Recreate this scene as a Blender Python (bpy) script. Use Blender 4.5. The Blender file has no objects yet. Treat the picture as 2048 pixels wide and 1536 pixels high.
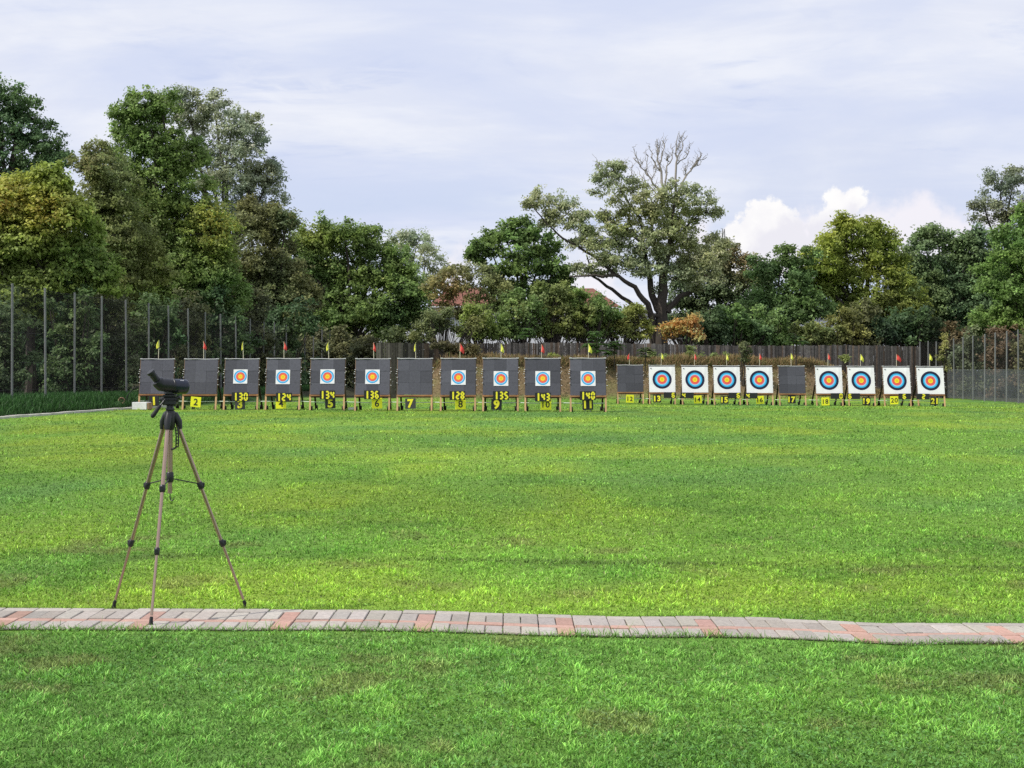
import bpy, bmesh, math, random
import numpy as np
from mathutils import Vector, Matrix
R = math.radians
random.seed(7)
rng = np.random.default_rng(11)
scene = bpy.context.scene
COL = scene.collection
F, CX, HY, EYE = 3000.0, 1024.0, 738.0, 1.5        # focal length / horizon of the 2048 px photograph, eye height

def W(px, py, Y):
    return Vector(((px - CX) / F * Y, Y, EYE - (py - HY) / F * Y))

# ------------------------------------------------------------------ noise and terrain
_lat = rng.random((256, 256))
def vnoise(x, y):
    x = np.asarray(x, float); y = np.asarray(y, float)
    xi = np.floor(x).astype(int); yi = np.floor(y).astype(int)
    fx = x - xi; fy = y - yi
    fx = fx * fx * (3 - 2 * fx); fy = fy * fy * (3 - 2 * fy)
    a = _lat[xi % 256, yi % 256]; b = _lat[(xi + 1) % 256, yi % 256]
    c = _lat[xi % 256, (yi + 1) % 256]; d = _lat[(xi + 1) % 256, (yi + 1) % 256]
    return (a * (1 - fx) + b * fx) * (1 - fy) + (c * (1 - fx) + d * fx) * fy
def fbm(x, y, o=4):
    s = 0; a = .5; t = 0
    for k in range(o):
        s = s + a * vnoise(x * 2 ** k + 17.3 * k, y * 2 ** k + 5.1 * k); t += a; a *= .5
    return s / t
def sst(a, b, x):
    t = np.clip((np.asarray(x, float) - a) / (b - a), 0, 1)
    return t * t * (3 - 2 * t)
def fence_y(X):
    return 84 + np.maximum(np.asarray(X, float) + 6.3, 0) * 14 / 33
def kerb_x(Y):
    return -15.36 + (np.asarray(Y, float) - 45) * .11
def net_x(Y):
    return -17 + .055 * (np.asarray(Y, float) - 51)
def ground_z(X, Y):
    X = np.asarray(X, float); Y = np.asarray(Y, float)
    z = -sst(54, 71, Y) * (.17 + .0045 * np.clip(X, -8, 30))
    fy = fence_y(X)
    t = sst(fy - 6.2, fy - 2.2, Y)
    lat = sst(-6.5, -3.5, X) * (1 - sst(18.5, 23.5, X))
    z = z + t * lat * (2.15 + .25 * (vnoise(X * .7, Y * .7) - .5))
    z = z - sst(fy + 3, fy + 14, Y) * lat * 1.9
    z = z + .3 * sst(.1, 1.4, kerb_x(Y) - X) * sst(20, 40, Y)
    z = z + .035 * (fbm(X * .35, Y * .35, 3) - .5) * sst(10.5, 14, Y)
    return z
UPX = np.array([0, 500, 700, 900, 1100, 1250, 1400, 1500, 1650, 1700, 1760, 1850, 2048.])
UPY = np.array([1220, 1223, 1223, 1227, 1234, 1237, 1237, 1239, 1246, 1249, 1252, 1250, 1252.])
_uy = 1.5 * F / (UPY - HY)
_ux = (UPX - CX) / F * _uy
def path_far(X):
    return np.interp(X, _ux, _uy)
def path_depth(X):
    return np.interp(X, [-3.2, -1, 1.5, 3.0], [.72, .685, .64, .59])

LCOL = dict(dark=(.090, .215, .030), mid=(.185, .365, .056), yel=(.290, .425, .050), blue=(.140, .295, .075), dry=(.20, .18, .075))
def lawn_color(X, Y):
    X = np.asarray(X, float); Y = np.asarray(Y, float)
    n1 = fbm(X * .45 + 3, Y * .22 + 9, 3); n2 = fbm(X * 1.3 + 30, Y * .9 + 4, 3); n3 = fbm(X * .16 + 60, Y * .12 + 70, 2)
    c = {k: np.array(v) for k, v in LCOL.items()}
    near = 1 - sst(8.2, 9.6, Y)
    w_y = np.clip((n1 - .40) * 4.2, 0, 1) * (.35 + .65 * n2)
    w_y = w_y * (1 - .93 * near) + .16 * sst(11, 16, Y) * (1 - near)
    w_b = np.clip((fbm(X * .3 + 11, Y * .18 + 40, 3) - .5) * 5, 0, 1) * .8
    w_b = np.maximum(w_b, .55 * near * np.clip(1.1 - .9 * n2 + .25 * (X < 0), 0, 1))
    for (x0, y0, sx, sy, k) in ((1.6, 32, 4.5, 2.6, .9), (2.2, 20.5, 3.0, 1.6, .7), (-8, 17, 4, 1.0, .5), (3.3, 25, 3.5, 2.2, .6)):
        w_b = np.maximum(w_b, k * np.exp(-((X - x0) / sx) ** 2 - ((Y - y0) / sy) ** 2))
    for (x0, y0, sx, sy, k) in ((.7, 15.5, 1.2, 1.5, .9), (-6, 24, 5, 2.5, .8), (-1.9, 14.6, 1.4, .8, .7), (2.6, 10.6, 1.2, .8, .4), (1.5, 38, 7, 2.2, .8), (-3.2, 9.9, 1.2, .5, .3)):
        w_y = np.maximum(w_y, k * (.5 + .7 * n2) * np.exp(-((X - x0) / sx) ** 2 - ((Y - y0) / sy) ** 2))
    mix = lambda a, b, w: a + (b - a) * w[..., None]
    o = mix(np.broadcast_to(c['mid'], X.shape + (3,)), c['yel'], np.clip(w_y, 0, 1))
    o = mix(o, c['blue'], np.clip(w_b, 0, 1) * (1 - .5 * np.clip(w_y, 0, 1)))
    o = mix(o, c['dark'], np.clip((.42 - n2) * 2.6, 0, .5))
    track = np.exp(-((Y - (11.69 - .114 * X)) / .09) ** 2) * np.clip(n2 * 2.6 - .45, 0, 1)
    o = mix(o, np.array((.05, .065, .022)), .75 * track)
    dry = np.clip((fbm(X * 2.2 + 5, Y * 2.2 + 80, 3) - .66) * 7, 0, .5) * (Y < 14)
    o = mix(o, c['dry'], dry)
    o = o * ((.78 + .44 * n3) * (1 - .10 * near))[..., None]
    return o

# ------------------------------------------------------------------ materials
MATS = {}
def principled(name):
    m = bpy.data.materials.new(name); m.use_nodes = True
    nt = m.node_tree; b = nt.nodes['Principled BSDF']
    return m, nt, b
def mat(name, col, rough=.6, metal=0., var=.25, scale=6., bump=.0, spec=.4, stretch=(1, 1, 1), rnd=0.):
    m, nt, b = principled(name)
    N, L = nt.nodes, nt.links
    tc = N.new('ShaderNodeTexCoord'); mp = N.new('ShaderNodeMapping'); mp.inputs['Scale'].default_value = stretch
    L.new(tc.outputs['Object'], mp.inputs['Vector'])
    no = N.new('ShaderNodeTexNoise'); no.inputs['Scale'].default_value = scale; no.inputs['Detail'].default_value = 5
    L.new(mp.outputs['Vector'], no.inputs['Vector'])
    mr = N.new('ShaderNodeMapRange'); mr.inputs['From Min'].default_value = .25; mr.inputs['From Max'].default_value = .75
    mr.inputs['To Min'].default_value = 1 - var; mr.inputs['To Max'].default_value = 1 + var
    L.new(no.outputs['Fac'], mr.inputs['Value'])
    fac = mr.outputs['Result']
    if rnd:
        oi = N.new('ShaderNodeObjectInfo'); m2 = N.new('ShaderNodeMapRange')
        m2.inputs['To Min'].default_value = 1 - rnd; m2.inputs['To Max'].default_value = 1 + rnd
        L.new(oi.outputs['Random'], m2.inputs['Value'])
        mu = N.new('ShaderNodeMath'); mu.operation = 'MULTIPLY'
        L.new(fac, mu.inputs[0]); L.new(m2.outputs['Result'], mu.inputs[1]); fac = mu.outputs[0]
    vm = N.new('ShaderNodeVectorMath'); vm.operation = 'SCALE'; vm.inputs[0].default_value = col
    L.new(fac, vm.inputs['Scale'])
    L.new(vm.outputs['Vector'], b.inputs['Base Color'])
    b.inputs['Roughness'].default_value = rough; b.inputs['Metallic'].default_value = metal
    b.inputs['Specular IOR Level'].default_value = spec
    if bump:
        bp = N.new('ShaderNodeBump'); bp.inputs['Strength'].default_value = bump; bp.inputs['Distance'].default_value = .02
        L.new(no.outputs['Fac'], bp.inputs['Height']); L.new(bp.outputs['Normal'], b.inputs['Normal'])
    MATS[name] = m
    return m
def attr_mat(name, rough=.6, transl=0., spec=.25, bump=0., bscale=20., var=0.):
    m, nt, b = principled(name)
    N, L = nt.nodes, nt.links
    a = N.new('ShaderNodeAttribute'); a.attribute_name = 'Col'
    src = a.outputs['Color']
    if var or bump:
        tc = N.new('ShaderNodeTexCoord'); no = N.new('ShaderNodeTexNoise'); no.inputs['Scale'].default_value = bscale; no.inputs['Detail'].default_value = 6
        L.new(tc.outputs['Object'], no.inputs['Vector'])
        if var:
            mr = N.new('ShaderNodeMapRange'); mr.inputs['From Min'].default_value = .25; mr.inputs['From Max'].default_value = .75
            mr.inputs['To Min'].default_value = 1 - var; mr.inputs['To Max'].default_value = 1 + var
            L.new(no.outputs['Fac'], mr.inputs['Value'])
            vm = N.new('ShaderNodeVectorMath'); vm.operation = 'SCALE'; L.new(src, vm.inputs[0]); L.new(mr.outputs['Result'], vm.inputs['Scale']); src = vm.outputs['Vector']
        if bump:
            bp = N.new('ShaderNodeBump'); bp.inputs['Strength'].default_value = bump; bp.inputs['Distance'].default_value = .03
            L.new(no.outputs['Fac'], bp.inputs['Height']); L.new(bp.outputs['Normal'], b.inputs['Normal'])
    L.new(src, b.inputs['Base Color']); b.inputs['Roughness'].default_value = rough; b.inputs['Specular IOR Level'].default_value = spec
    if transl:
        t = N.new('ShaderNodeBsdfTranslucent'); L.new(src, t.inputs['Color'])
        mx = N.new('ShaderNodeMixShader'); mx.inputs[0].default_value = transl
        out = N['Material Output']
        L.new(b.outputs[0], mx.inputs[1]); L.new(t.outputs[0], mx.inputs[2]); L.new(mx.outputs[0], out.inputs['Surface'])
    MATS[name] = m
    return m
mat('wood', (.36, .17, .075), .65, var=.3, scale=5, stretch=(1, 1, .12), bump=.1, rnd=.15)
mat('wood_pale', (.50, .32, .16), .65, var=.25, scale=5, stretch=(1, 1, .12), rnd=.1)
mat('rail_wood', (.20, .13, .085), .7, var=.3, scale=5, stretch=(1, 1, .12))
mat('wood_dark', (.045, .026, .018), .8, var=.4, scale=5, stretch=(1, 1, .12))
mat('rubber', (.012, .012, .013), .7, var=.2)
mat('black_plastic', (.014, .0145, .016), .42, var=.2, scale=30, spec=.5)
mat('scope_armour', (.009, .010, .013), .42, var=.18, scale=60, bump=.04, spec=.5)
mat('scope_barrel', (.008, .012, .026), .3, var=.12, scale=40, spec=.55)
mat('bronze_alu', (.42, .30, .235), .30, metal=.85, var=.06, scale=20)
mat('steel', (.35, .35, .36), .35, metal=.9, var=.1)
mat('galv', (.20, .205, .20), .5, metal=.35, var=.18, scale=3, rnd=.12)
mat('white_paint', (.72, .72, .73), .5, var=.06)
mat('card', (.36, .22, .14), .8, var=.15)
mat('pale_cloth', (.62, .62, .64), .8, var=.1)
mat('cord', (.55, .62, .52), .7, var=.1)
mat('flag_yellow', (.80, .80, .10), .7, var=.12, scale=12)
mat('flag_red', (.72, .07, .06), .7, var=.15, scale=12)
mat('stick', (.62, .58, .42), .6, var=.15)
mat('plate_yellow', (.95, .93, .03), .45, var=.08)
mat('plate_black', (.022, .022, .024), .5, var=.25)
mat('plate_grey', (.06, .06, .066), .55, var=.2)
mat('digit_yellow', (1.0, .90, .05), .4, var=.05)
mat('concrete', (.50, .48, .43), .85, var=.25, scale=3, bump=.2)
mat('soil_joint', (.075, .058, .04), .95, var=.4, scale=9, bump=.3)
mat('wall_white', (.80, .82, .86), .7, var=.08, scale=.4)
mat('wall_cream', (.62, .55, .46), .8, var=.1, scale=.5)
mat('roof_tile', (.19, .078, .055), .8, var=.3, scale=1.5, bump=.3)
mat('roof_grey', (.30, .30, .31), .7, var=.15)
mat('glass_dark', (.03, .035, .045), .1, var=.1)
mat('trim_white', (.75, .75, .75), .5, var=.05)
mat('bark', (.055, .045, .036), .9, var=.4, scale=3, bump=.5, stretch=(1, 1, .25))
mat('bark_pale', (.30, .27, .235), .85, var=.3, scale=3, stretch=(1, 1, .3))
mat('lens', (.02, .03, .05), .05, var=.05)
attr_mat('foam', .85, bump=.15, bscale=14, var=.12)
attr_mat('leaf', .55, transl=.45, spec=.3)
attr_mat('blade', .55, transl=.28, spec=.25)
attr_mat('turf', .95, bump=.7, bscale=9, var=.35, spec=.1)
attr_mat('paver', .85, bump=.25, bscale=40, var=.16)
attr_mat('plank', .85, bump=.3, bscale=6, var=.3)

def ring_mat(name, size, bands, paper, lines):
    """printed paper face: bands = (radius m, colour); thin score lines"""
    m, nt, b = principled(name); N, L = nt.nodes, nt.links
    tc = N.new('ShaderNodeTexCoord'); sx = N.new('ShaderNodeSeparateXYZ'); L.new(tc.outputs['Object'], sx.inputs[0])
    cb = N.new('ShaderNodeCombineXYZ'); L.new(sx.outputs['X'], cb.inputs['X']); L.new(sx.outputs['Z'], cb.inputs['Y'])
    ln = N.new('ShaderNodeVectorMath'); ln.operation = 'LENGTH'; L.new(cb.outputs[0], ln.inputs[0])
    dv = N.new('ShaderNodeMath'); dv.operation = 'DIVIDE'; dv.inputs[1].default_value = size; L.new(ln.outputs['Value'], dv.inputs[0])
    r = N.new('ShaderNodeValToRGB'); r.color_ramp.interpolation = 'CONSTANT'; L.new(dv.outputs[0], r.inputs['Fac'])
    e = r.color_ramp.elements; stops = []
    prev = 0.
    for rad, col in bands:
        stops.append((prev / size, col)); prev = rad
    stops.append((prev / size, paper))
    for l, lc in lines:
        stops = [s for s in stops]
        base = [c for p, c in stops if p <= l / size][-1]
        stops.append((l / size - .004, lc)); stops.append((l / size + .004, base))
        stops.sort(key=lambda s: s[0])
    for i, (p, c) in enumerate(stops):
        el = e[i] if i < 2 else e.new(p)
        el.position = p; el.color = (*c, 1)
    no = N.new('ShaderNodeTexNoise'); no.inputs['Scale'].default_value = 4; L.new(tc.outputs['Object'], no.inputs['Vector'])
    mr = N.new('ShaderNodeMapRange'); mr.inputs['To Min'].default_value = .9; mr.inputs['To Max'].default_value = 1.06; L.new(no.outputs['Fac'], mr.inputs['Value'])
    vm = N.new('ShaderNodeVectorMath'); vm.operation = 'SCALE'; L.new(r.outputs['Color'], vm.inputs[0]); L.new(mr.outputs['Result'], vm.inputs['Scale'])
    L.new(vm.outputs['Vector'], b.inputs['Base Color']); b.inputs['Roughness'].default_value = .75; b.inputs['Specular IOR Level'].default_value = .2
    MATS[name] = m
GOLD, RED_, BLUE, LBL, NAVY, WHT = (.90, .66, .03), (.72, .085, .075), (.02, .34, .68), (.22, .58, .86), (.016, .018, .045), (.82, .82, .83)
ring_mat('face_small', .5, [(.04, (.75, .52, .03)), (.08, GOLD), (.12, (.86, .16, .07)), (.16, RED_), (.20, LBL), (.235, BLUE)], WHT, [(.122, (.9, .4, .2)), (.162, (.75, .6, .7))])
ring_mat('face_large', .9, [(0.0576, (.72, .55, .02)), (0.1153, GOLD), (0.1729, RED_), (0.2306, (.74, .11, .10)), (0.2882, LBL), (0.3459, (.03, .42, .76)), (0.4035, NAVY), (0.4612, (.02, .022, .06))], WHT,
         [(0.0595, (.5, .35, .02)), (0.1748, (.85, .35, .3)), (0.2362, (.65, .45, .6)), (0.4063, (.08, .09, .14)), (0.5198, (.62, .62, .64))])

# ------------------------------------------------------------------ mesh builder
class MB:
    def __init__(s): s.v = []; s.f = []; s.m = []; s.c = []
    def add(s, vs, fs, mi=0, col=None):
        o = len(s.v); s.v += [tuple(v) for v in vs]; s.f += [tuple(i + o for i in f) for f in fs]; s.m += [mi] * len(fs)
        s.c += [tuple(col) if col is not None else (.5, .5, .5)] * len(vs)
    def box(s, c, d, mi=0, rot=None, col=None, bev=0.):
        hx, hy, hz = d[0] / 2, d[1] / 2, d[2] / 2
        if bev:
            b = bev; vs = []; 
            for z, q in ((-hz, b), (-hz + b, 0), (hz - b, 0), (hz, b)):
                x, y = hx - q, hy - q; k = b if q == 0 else b
                vs += [(-x + k, -y, z), (x - k, -y, z), (x, -y + k, z), (x, y - k, z), (x - k, y, z), (-x + k, y, z), (-x, y - k, z), (-x, -y + k, z)]
            fs = [tuple(range(7, -1, -1)), tuple(range(24, 32))]
            for r in range(3):
                for i in range(8):
                    j = (i + 1) % 8; fs.append((r * 8 + i, r * 8 + j, r * 8 + 8 + j, r * 8 + 8 + i))
        else:
            vs = [(x, y, z) for z in (-hz, hz) for y in (-hy, hy) for x in (-hx, hx)]
            fs = [(0, 2, 3, 1), (4, 5, 7, 6), (0, 1, 5, 4), (2, 6, 7, 3), (0, 4, 6, 2), (1, 3, 7, 5)]
        M = rot if rot is not None else Matrix.Identity(3)
        c = Vector(c)
        s.add([M @ Vector(v) + c for v in vs], fs, mi, col)
    def tube(s, pts, rad, n=10, mi=0, caps=True, col=None):
        pts = [Vector(p) for p in pts]
        rad = list(rad) if hasattr(rad, '__len__') else [rad] * len(pts)
        vs = []; prev = None
        for i, p in enumerate(pts):
            d = (pts[min(i + 1, len(pts) - 1)] - pts[max(i - 1, 0)])
            if d.length < 1e-9: d = Vector((0, 0, 1))
            d.normalize()
            if prev is None:
                a = d.cross(Vector((0, 0, 1)))
                if a.length < .05: a = d.cross(Vector((1, 0, 0)))
            else:
                a = prev - d * prev.dot(d)
                if a.length < 1e-6: a = d.orthogonal()
            a.normalize(); prev = a; b = d.cross(a)
            for k in range(n):
                t = 2 * math.pi * k / n
                vs.append(p + (a * math.cos(t) + b * math.sin(t)) * rad[i])
        fs = []
        for i in range(len(pts) - 1):
            for k in range(n):
                j = (k + 1) % n
                fs.append((i * n + k, i * n + j, (i + 1) * n + j, (i + 1) * n + k))
        if caps:
            fs.append(tuple(range(n - 1, -1, -1))); fs.append(tuple(range((len(pts) - 1) * n, len(pts) * n)))
        s.add(vs, fs, mi, col)
    def beam(s, p, q, w, d, mi=0, up=(0, -1, 0)):
        p = Vector(p); q = Vector(q); z = (q - p); l = z.length; z.normalize()
        x = Vector(up).cross(z)
        if x.length < 1e-4: x = Vector((1, 0, 0))
        x.normalize(); y = z.cross(x)
        s.box((p + q) / 2, (w, d, l), mi, Matrix((x, y, z)).transposed())
    def build(s, name, mats, parent=None, smooth=False, loc=None):
        me = bpy.data.meshes.new(name); me.from_pydata(s.v, [], s.f)
        mats = [mats] if not isinstance(mats, (list, tuple)) else mats
        for m in mats: me.materials.append(MATS[m])
        me.polygons.foreach_set('material_index', s.m)
        if any(m in ('foam', 'leaf', 'plank', 'paver', 'turf', 'blade') for m in mats):
            a = me.color_attributes.new('Col', 'FLOAT_COLOR', 'POINT')
            a.data.foreach_set('color', np.column_stack([np.array(s.c), np.ones(len(s.c))]).ravel())
        if smooth:
            me.polygons.foreach_set('use_smooth', [True] * len(me.polygons)); me.set_sharp_from_angle(angle=R(42))
        me.update()
        o = bpy.data.objects.new(name, me); COL.objects.link(o)
        if parent is not None: o.parent = parent
        if loc is not None: o.location = loc
        return o
def np_mesh(name, V, faces_n, matname, cols, parent=None):
    """V (n,3) laid out as consecutive faces of faces_n corners"""
    me = bpy.data.meshes.new(name); n = len(V); nf = n // faces_n
    me.vertices.add(n); me.vertices.foreach_set('co', np.ascontiguousarray(V, np.float32).ravel())
    me.loops.add(n); me.loops.foreach_set('vertex_index', np.arange(n, dtype=np.int32))
    me.polygons.add(nf); me.polygons.foreach_set('loop_start', np.arange(0, n, faces_n, dtype=np.int32))
    me.materials.append(MATS[matname])
    me.update(calc_edges=True)
    a = me.color_attributes.new('Col', 'FLOAT_COLOR', 'POINT')
    a.data.foreach_set('color', np.ascontiguousarray(np.column_stack([cols, np.ones(n)]), np.float32).ravel())
    o = bpy.data.objects.new(name, me); COL.objects.link(o)
    if parent is not None: o.parent = parent
    return o
def tag(o, label=None, cat=None, group=None, kind=None):
    if label: o['label'] = label
    if cat: o['category'] = cat
    if group: o['group'] = group
    if kind: o['kind'] = kind
    return o
def thing(name, label, cat, loc=(0, 0, 0), group=None, rz=0.):
    o = bpy.data.objects.new(name, None); o.empty_display_size = .2; COL.objects.link(o); o.location = loc; o.rotation_euler = (0, 0, rz)
    return tag(o, label, cat, group)
def dup(root, loc, label, group=None):
    r = root.copy(); COL.objects.link(r); r.location = loc; r['label'] = label
    if group: r['group'] = group
    for ch in list(root.children):
        c = ch.copy(); COL.objects.link(c); c.parent = r
        for g in list(ch.children):
            d = g.copy(); COL.objects.link(d); d.parent = c
    return r

# ------------------------------------------------------------------ setting: ground, path, kerb
xs = np.unique(np.round(np.concatenate([np.linspace(-400, -40, 19), np.arange(-40, 45.01, .4), np.linspace(45, 400, 19)]), 3))
ys = np.unique(np.round(np.concatenate([np.linspace(-60, 0, 7), np.arange(0, 110.01, .4), np.linspace(110, 700, 24)]), 3))
GX, GY = np.meshgrid(xs, ys, indexing='ij')
GZ = ground_z(GX, GY)
gc = lawn_color(GX, GY) * .62
def mixc(a, b, w): return a + (np.array(b) - a) * w[..., None]
fyg = fence_y(GX)
bank = sst(fyg - 6.0, fyg - 5.2, GY) * sst(-5.5, -4.4, GX)
bn = fbm(GX * .6, GY * .6 + GZ, 4)
gc = mixc(gc, (.16, .115, .065), bank * np.clip(.55 + bn * .8, 0, 1))
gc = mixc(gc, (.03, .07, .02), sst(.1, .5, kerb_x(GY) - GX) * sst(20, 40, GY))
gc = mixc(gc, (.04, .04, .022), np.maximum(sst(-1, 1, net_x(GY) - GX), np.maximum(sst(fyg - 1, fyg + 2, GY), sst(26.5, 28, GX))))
nx, ny = len(xs), len(ys)
idx = np.arange(nx * ny).reshape(nx, ny)
q = np.stack([idx[:-1, :-1], idx[1:, :-1], idx[1:, 1:], idx[:-1, 1:]], -1).reshape(-1, 4)
me = bpy.data.meshes.new('ground')
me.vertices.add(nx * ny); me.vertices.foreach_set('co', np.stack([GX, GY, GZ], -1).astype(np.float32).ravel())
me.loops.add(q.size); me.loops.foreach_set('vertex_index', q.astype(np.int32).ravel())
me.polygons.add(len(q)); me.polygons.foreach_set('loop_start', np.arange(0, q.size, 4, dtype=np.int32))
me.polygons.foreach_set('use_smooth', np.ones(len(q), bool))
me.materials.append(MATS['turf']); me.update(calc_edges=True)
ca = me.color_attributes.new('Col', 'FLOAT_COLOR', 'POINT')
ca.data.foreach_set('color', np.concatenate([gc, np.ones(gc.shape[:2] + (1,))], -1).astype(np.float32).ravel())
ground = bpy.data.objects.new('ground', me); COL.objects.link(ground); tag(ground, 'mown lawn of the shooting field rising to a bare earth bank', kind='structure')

# paved strip: grey and red block pavers laid one by one along the gentle curve
pb = MB()
grey, redc = np.array((.37, .340, .305)), np.array((.42, .265, .215))
cw = .103
k0 = -70
for k in range(-70, 71):
    x = k * cw
    red = (k % 8 == 3)
    yf = float(path_far(x)); dep = float(path_depth(x))
    slope = (float(path_far(x + .2)) - float(path_far(x - .2))) / .4
    rot = Matrix(((1, 0, 0), (slope, 1, 0), (0, 0, 1))) @ Matrix.Rotation(random.gauss(0, .006), 3, 'Z')
    s = dep / .64
    rows = [(.10, .34), (.42, .64)]
    for (v0, v1) in rows:
        grime = float(vnoise(x * 1.7 + 5, v0 * 9 + 2)); c = (redc if red else grey) * random.uniform(.86, 1.10) * (.80 + .3 * grime) * np.array((1, random.uniform(.97, 1.02), random.uniform(.95, 1.03)))
        pb.box((x, yf - (v0 + v1) / 2 * s, -.010 + random.uniform(-.003, .004)), (cw - .005, (v1 - v0) * s - .006, .05), 0, rot @ Matrix.Rotation(random.gauss(0, .008), 3, 'X'), c, bev=.004)
    if k % 2 == 0:
        for (v0, v1, cc_) in ((0, .10, grey), (.34, .42, redc)):
            c = cc_ * random.uniform(.88, 1.10)
            pb.box((x + cw / 2, yf - (v0 + v1) / 2 * s + slope * cw / 2, -.010 + random.uniform(-.003, .003)), (2 * cw - .006, (v1 - v0) * s - .006, .05), 0, rot, c, bev=.003)
paving = pb.build('path', 'paver'); tag(paving, 'paved strip of grey and red block pavers across the lawn', kind='structure')
bed = MB()
xx = np.linspace(-7.3, 7.3, 120)
for i in range(119):
    a, b_ = xx[i], xx[i + 1]
    ya, yb = float(path_far(a)), float(path_far(b_)); da, db = float(path_depth(a)), float(path_depth(b_))
    bed.add([(a, ya - da - .01, .006), (b_, yb - db - .01, .006), (b_, yb + .01, .006), (a, ya + .01, .006)], [(0, 1, 2, 3)])
tag(bed.build('path_bed', 'soil_joint'), 'dark earth showing in the joints of the paved strip', kind='structure')
kb = MB()
for Y in np.arange(22, 60, 1.0):
    x0, x1 = float(kerb_x(Y)), float(kerb_x(Y + 1))
    z = .02 + random.uniform(-.008, .008)
    kb.add([(x0 - .3, Y + .008, z), (x0, Y + .008, z), (x1, Y + .992, z), (x1 - .3, Y + .992, z), (x0 - .3, Y + .008, -.2), (x0, Y + .008, -.2), (x1, Y + .992, -.2), (x1 - .3, Y + .992, -.2)],
           [(0, 1, 2, 3), (5, 4, 7, 6), (4, 5, 1, 0), (6, 7, 3, 2), (5, 6, 2, 1), (7, 4, 0, 3)])
kb = kb.build('kerb', 'concrete'); tag(kb, 'pale concrete kerb edging along the side of the lawn', kind='structure')
kb.location.z = .05

# ------------------------------------------------------------------ grass
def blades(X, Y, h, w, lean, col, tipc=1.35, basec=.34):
    n = len(X); Z = ground_z(X, Y)
    az = rng.random(n) * 2 * np.pi; fa = rng.random(n) * 2 * np.pi
    d = np.stack([np.cos(az), np.sin(az)], -1); s = np.stack([np.cos(fa), np.sin(fa)], -1)
    sl, cl = np.sin(lean), np.cos(lean)
    P = np.stack([X, Y, Z - .004], -1)
    out = np.zeros((n, 2, 4, 3)); cc = np.zeros((n, 2, 4, 3))
    m1 = P.copy(); m1[:, :2] += d * (h * .5 * sl * .7)[:, None]; m1[:, 2] += h * .55 * np.maximum(cl, .25)
    tp = P.copy(); tp[:, :2] += d * (h * sl)[:, None]; tp[:, 2] += h * np.maximum(cl, .12) * .95
    sw = np.concatenate([s * (w / 2)[:, None], np.zeros((n, 1))], -1)
    out[:, 0, 0] = P - sw; out[:, 0, 1] = P + sw; out[:, 0, 2] = m1 + sw * .9; out[:, 0, 3] = m1 - sw * .9
    out[:, 1, 0] = m1 - sw * .9; out[:, 1, 1] = m1 + sw * .9; out[:, 1, 2] = tp + sw * .25; out[:, 1, 3] = tp - sw * .25
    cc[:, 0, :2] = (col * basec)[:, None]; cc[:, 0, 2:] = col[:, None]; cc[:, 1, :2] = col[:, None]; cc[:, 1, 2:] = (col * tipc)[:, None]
    return out.reshape(-1, 3), cc.reshape(-1, 3)
def clovers(X, Y, r, col):
    n = len(X); Z = ground_z(X, Y) + rng.uniform(.008, .04, n)
    nm = rng.normal(0, .35, (n, 3)); nm[:, 2] = 1; nm /= np.linalg.norm(nm, axis=1)[:, None]
    a = np.cross(nm, rng.normal(0, 1, (n, 3))); a /= np.linalg.norm(a, axis=1)[:, None]; b = np.cross(nm, a)
    P = np.stack([X, Y, Z], -1); r = r[:, None]
    V = np.stack([P - a * r, P - b * r * .8, P + a * r, P + b * r * .8], 1)
    return V.reshape(-1, 3), np.repeat(col, 4, 0)
def on_path(X, Y, m=0.):
    yf = path_far(X); return (Y < yf + m) & (Y > yf - path_depth(X) - m)
def lawn_points(n, y0, y1, margin=1.2):
    Y = 1 / rng.uniform(1 / y1, 1 / y0, n)
    X = rng.uniform(-1, 1, n) * (.36 * Y + margin)
    return X, Y
GV, GC = [], []
def put(vc): GV.append(vc[0]); GC.append(vc[1])
X, Y = lawn_points(760000, 4.6, 80., 1.3)
k = (~on_path(X, Y, -.004)) & (X > kerb_x(Y) + .05) & (Y < fence_y(X) - 5.6) & (X < 27); X, Y = X[k], Y[k]
n = len(X)
t1 = fbm(X * 5.5 + 13, Y * 4.2 + 7, 2); t2 = fbm(X * 1.9 + 50, Y * 1.1 + 21, 3); t3 = fbm(X * 13., Y * 10. + 60, 2)
farw = sst(9, 26, Y)
tuft = np.clip(.5 + (t1 - .5) * (.85 + .1 * farw) + (t2 - .5) * (.20 + .62 * farw) + (t3 - .5) * 1.2 * (1 - farw), 0, 1)
c = lawn_color(X, Y) * (.52 + 1.08 * tuft)[:, None] * rng.uniform(.45, 1.6, (n, 1)) * rng.uniform(.92, 1.08, (n, 3))  # gaps between tufts get darker blades, their shade put into the colour
strawy = (rng.random(n) < .02) & (Y < 16); c[strawy] = np.array((.36, .38, .17)) * rng.uniform(.7, 1.2, (strawy.sum(), 1))
hh = (.013 + (.026 + .0011 * Y) * tuft * rng.uniform(.35, 1.25, n))
edge = path_far(X) - path_depth(X) - Y
hh *= np.where((edge > -.05) & (edge < .22), .45 + .55 * np.clip(edge / .22, 0, 1), 1)
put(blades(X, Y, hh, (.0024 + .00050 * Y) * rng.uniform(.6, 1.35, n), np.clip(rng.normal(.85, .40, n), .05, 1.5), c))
X, Y = lawn_points(26000, 4.6, 13.0); cl = fbm(X * 1.1 + 8, Y * 1.1 + 2, 3)
k = (~on_path(X, Y, .02)) & (cl > .50); X, Y = X[k], Y[k]
put(clovers(X, Y, rng.uniform(.005, .011, len(X)), lawn_color(X, Y) * rng.uniform(.6, 1.15, (len(X), 1)) * np.array((.9, 1.0, 1.2))))
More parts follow.
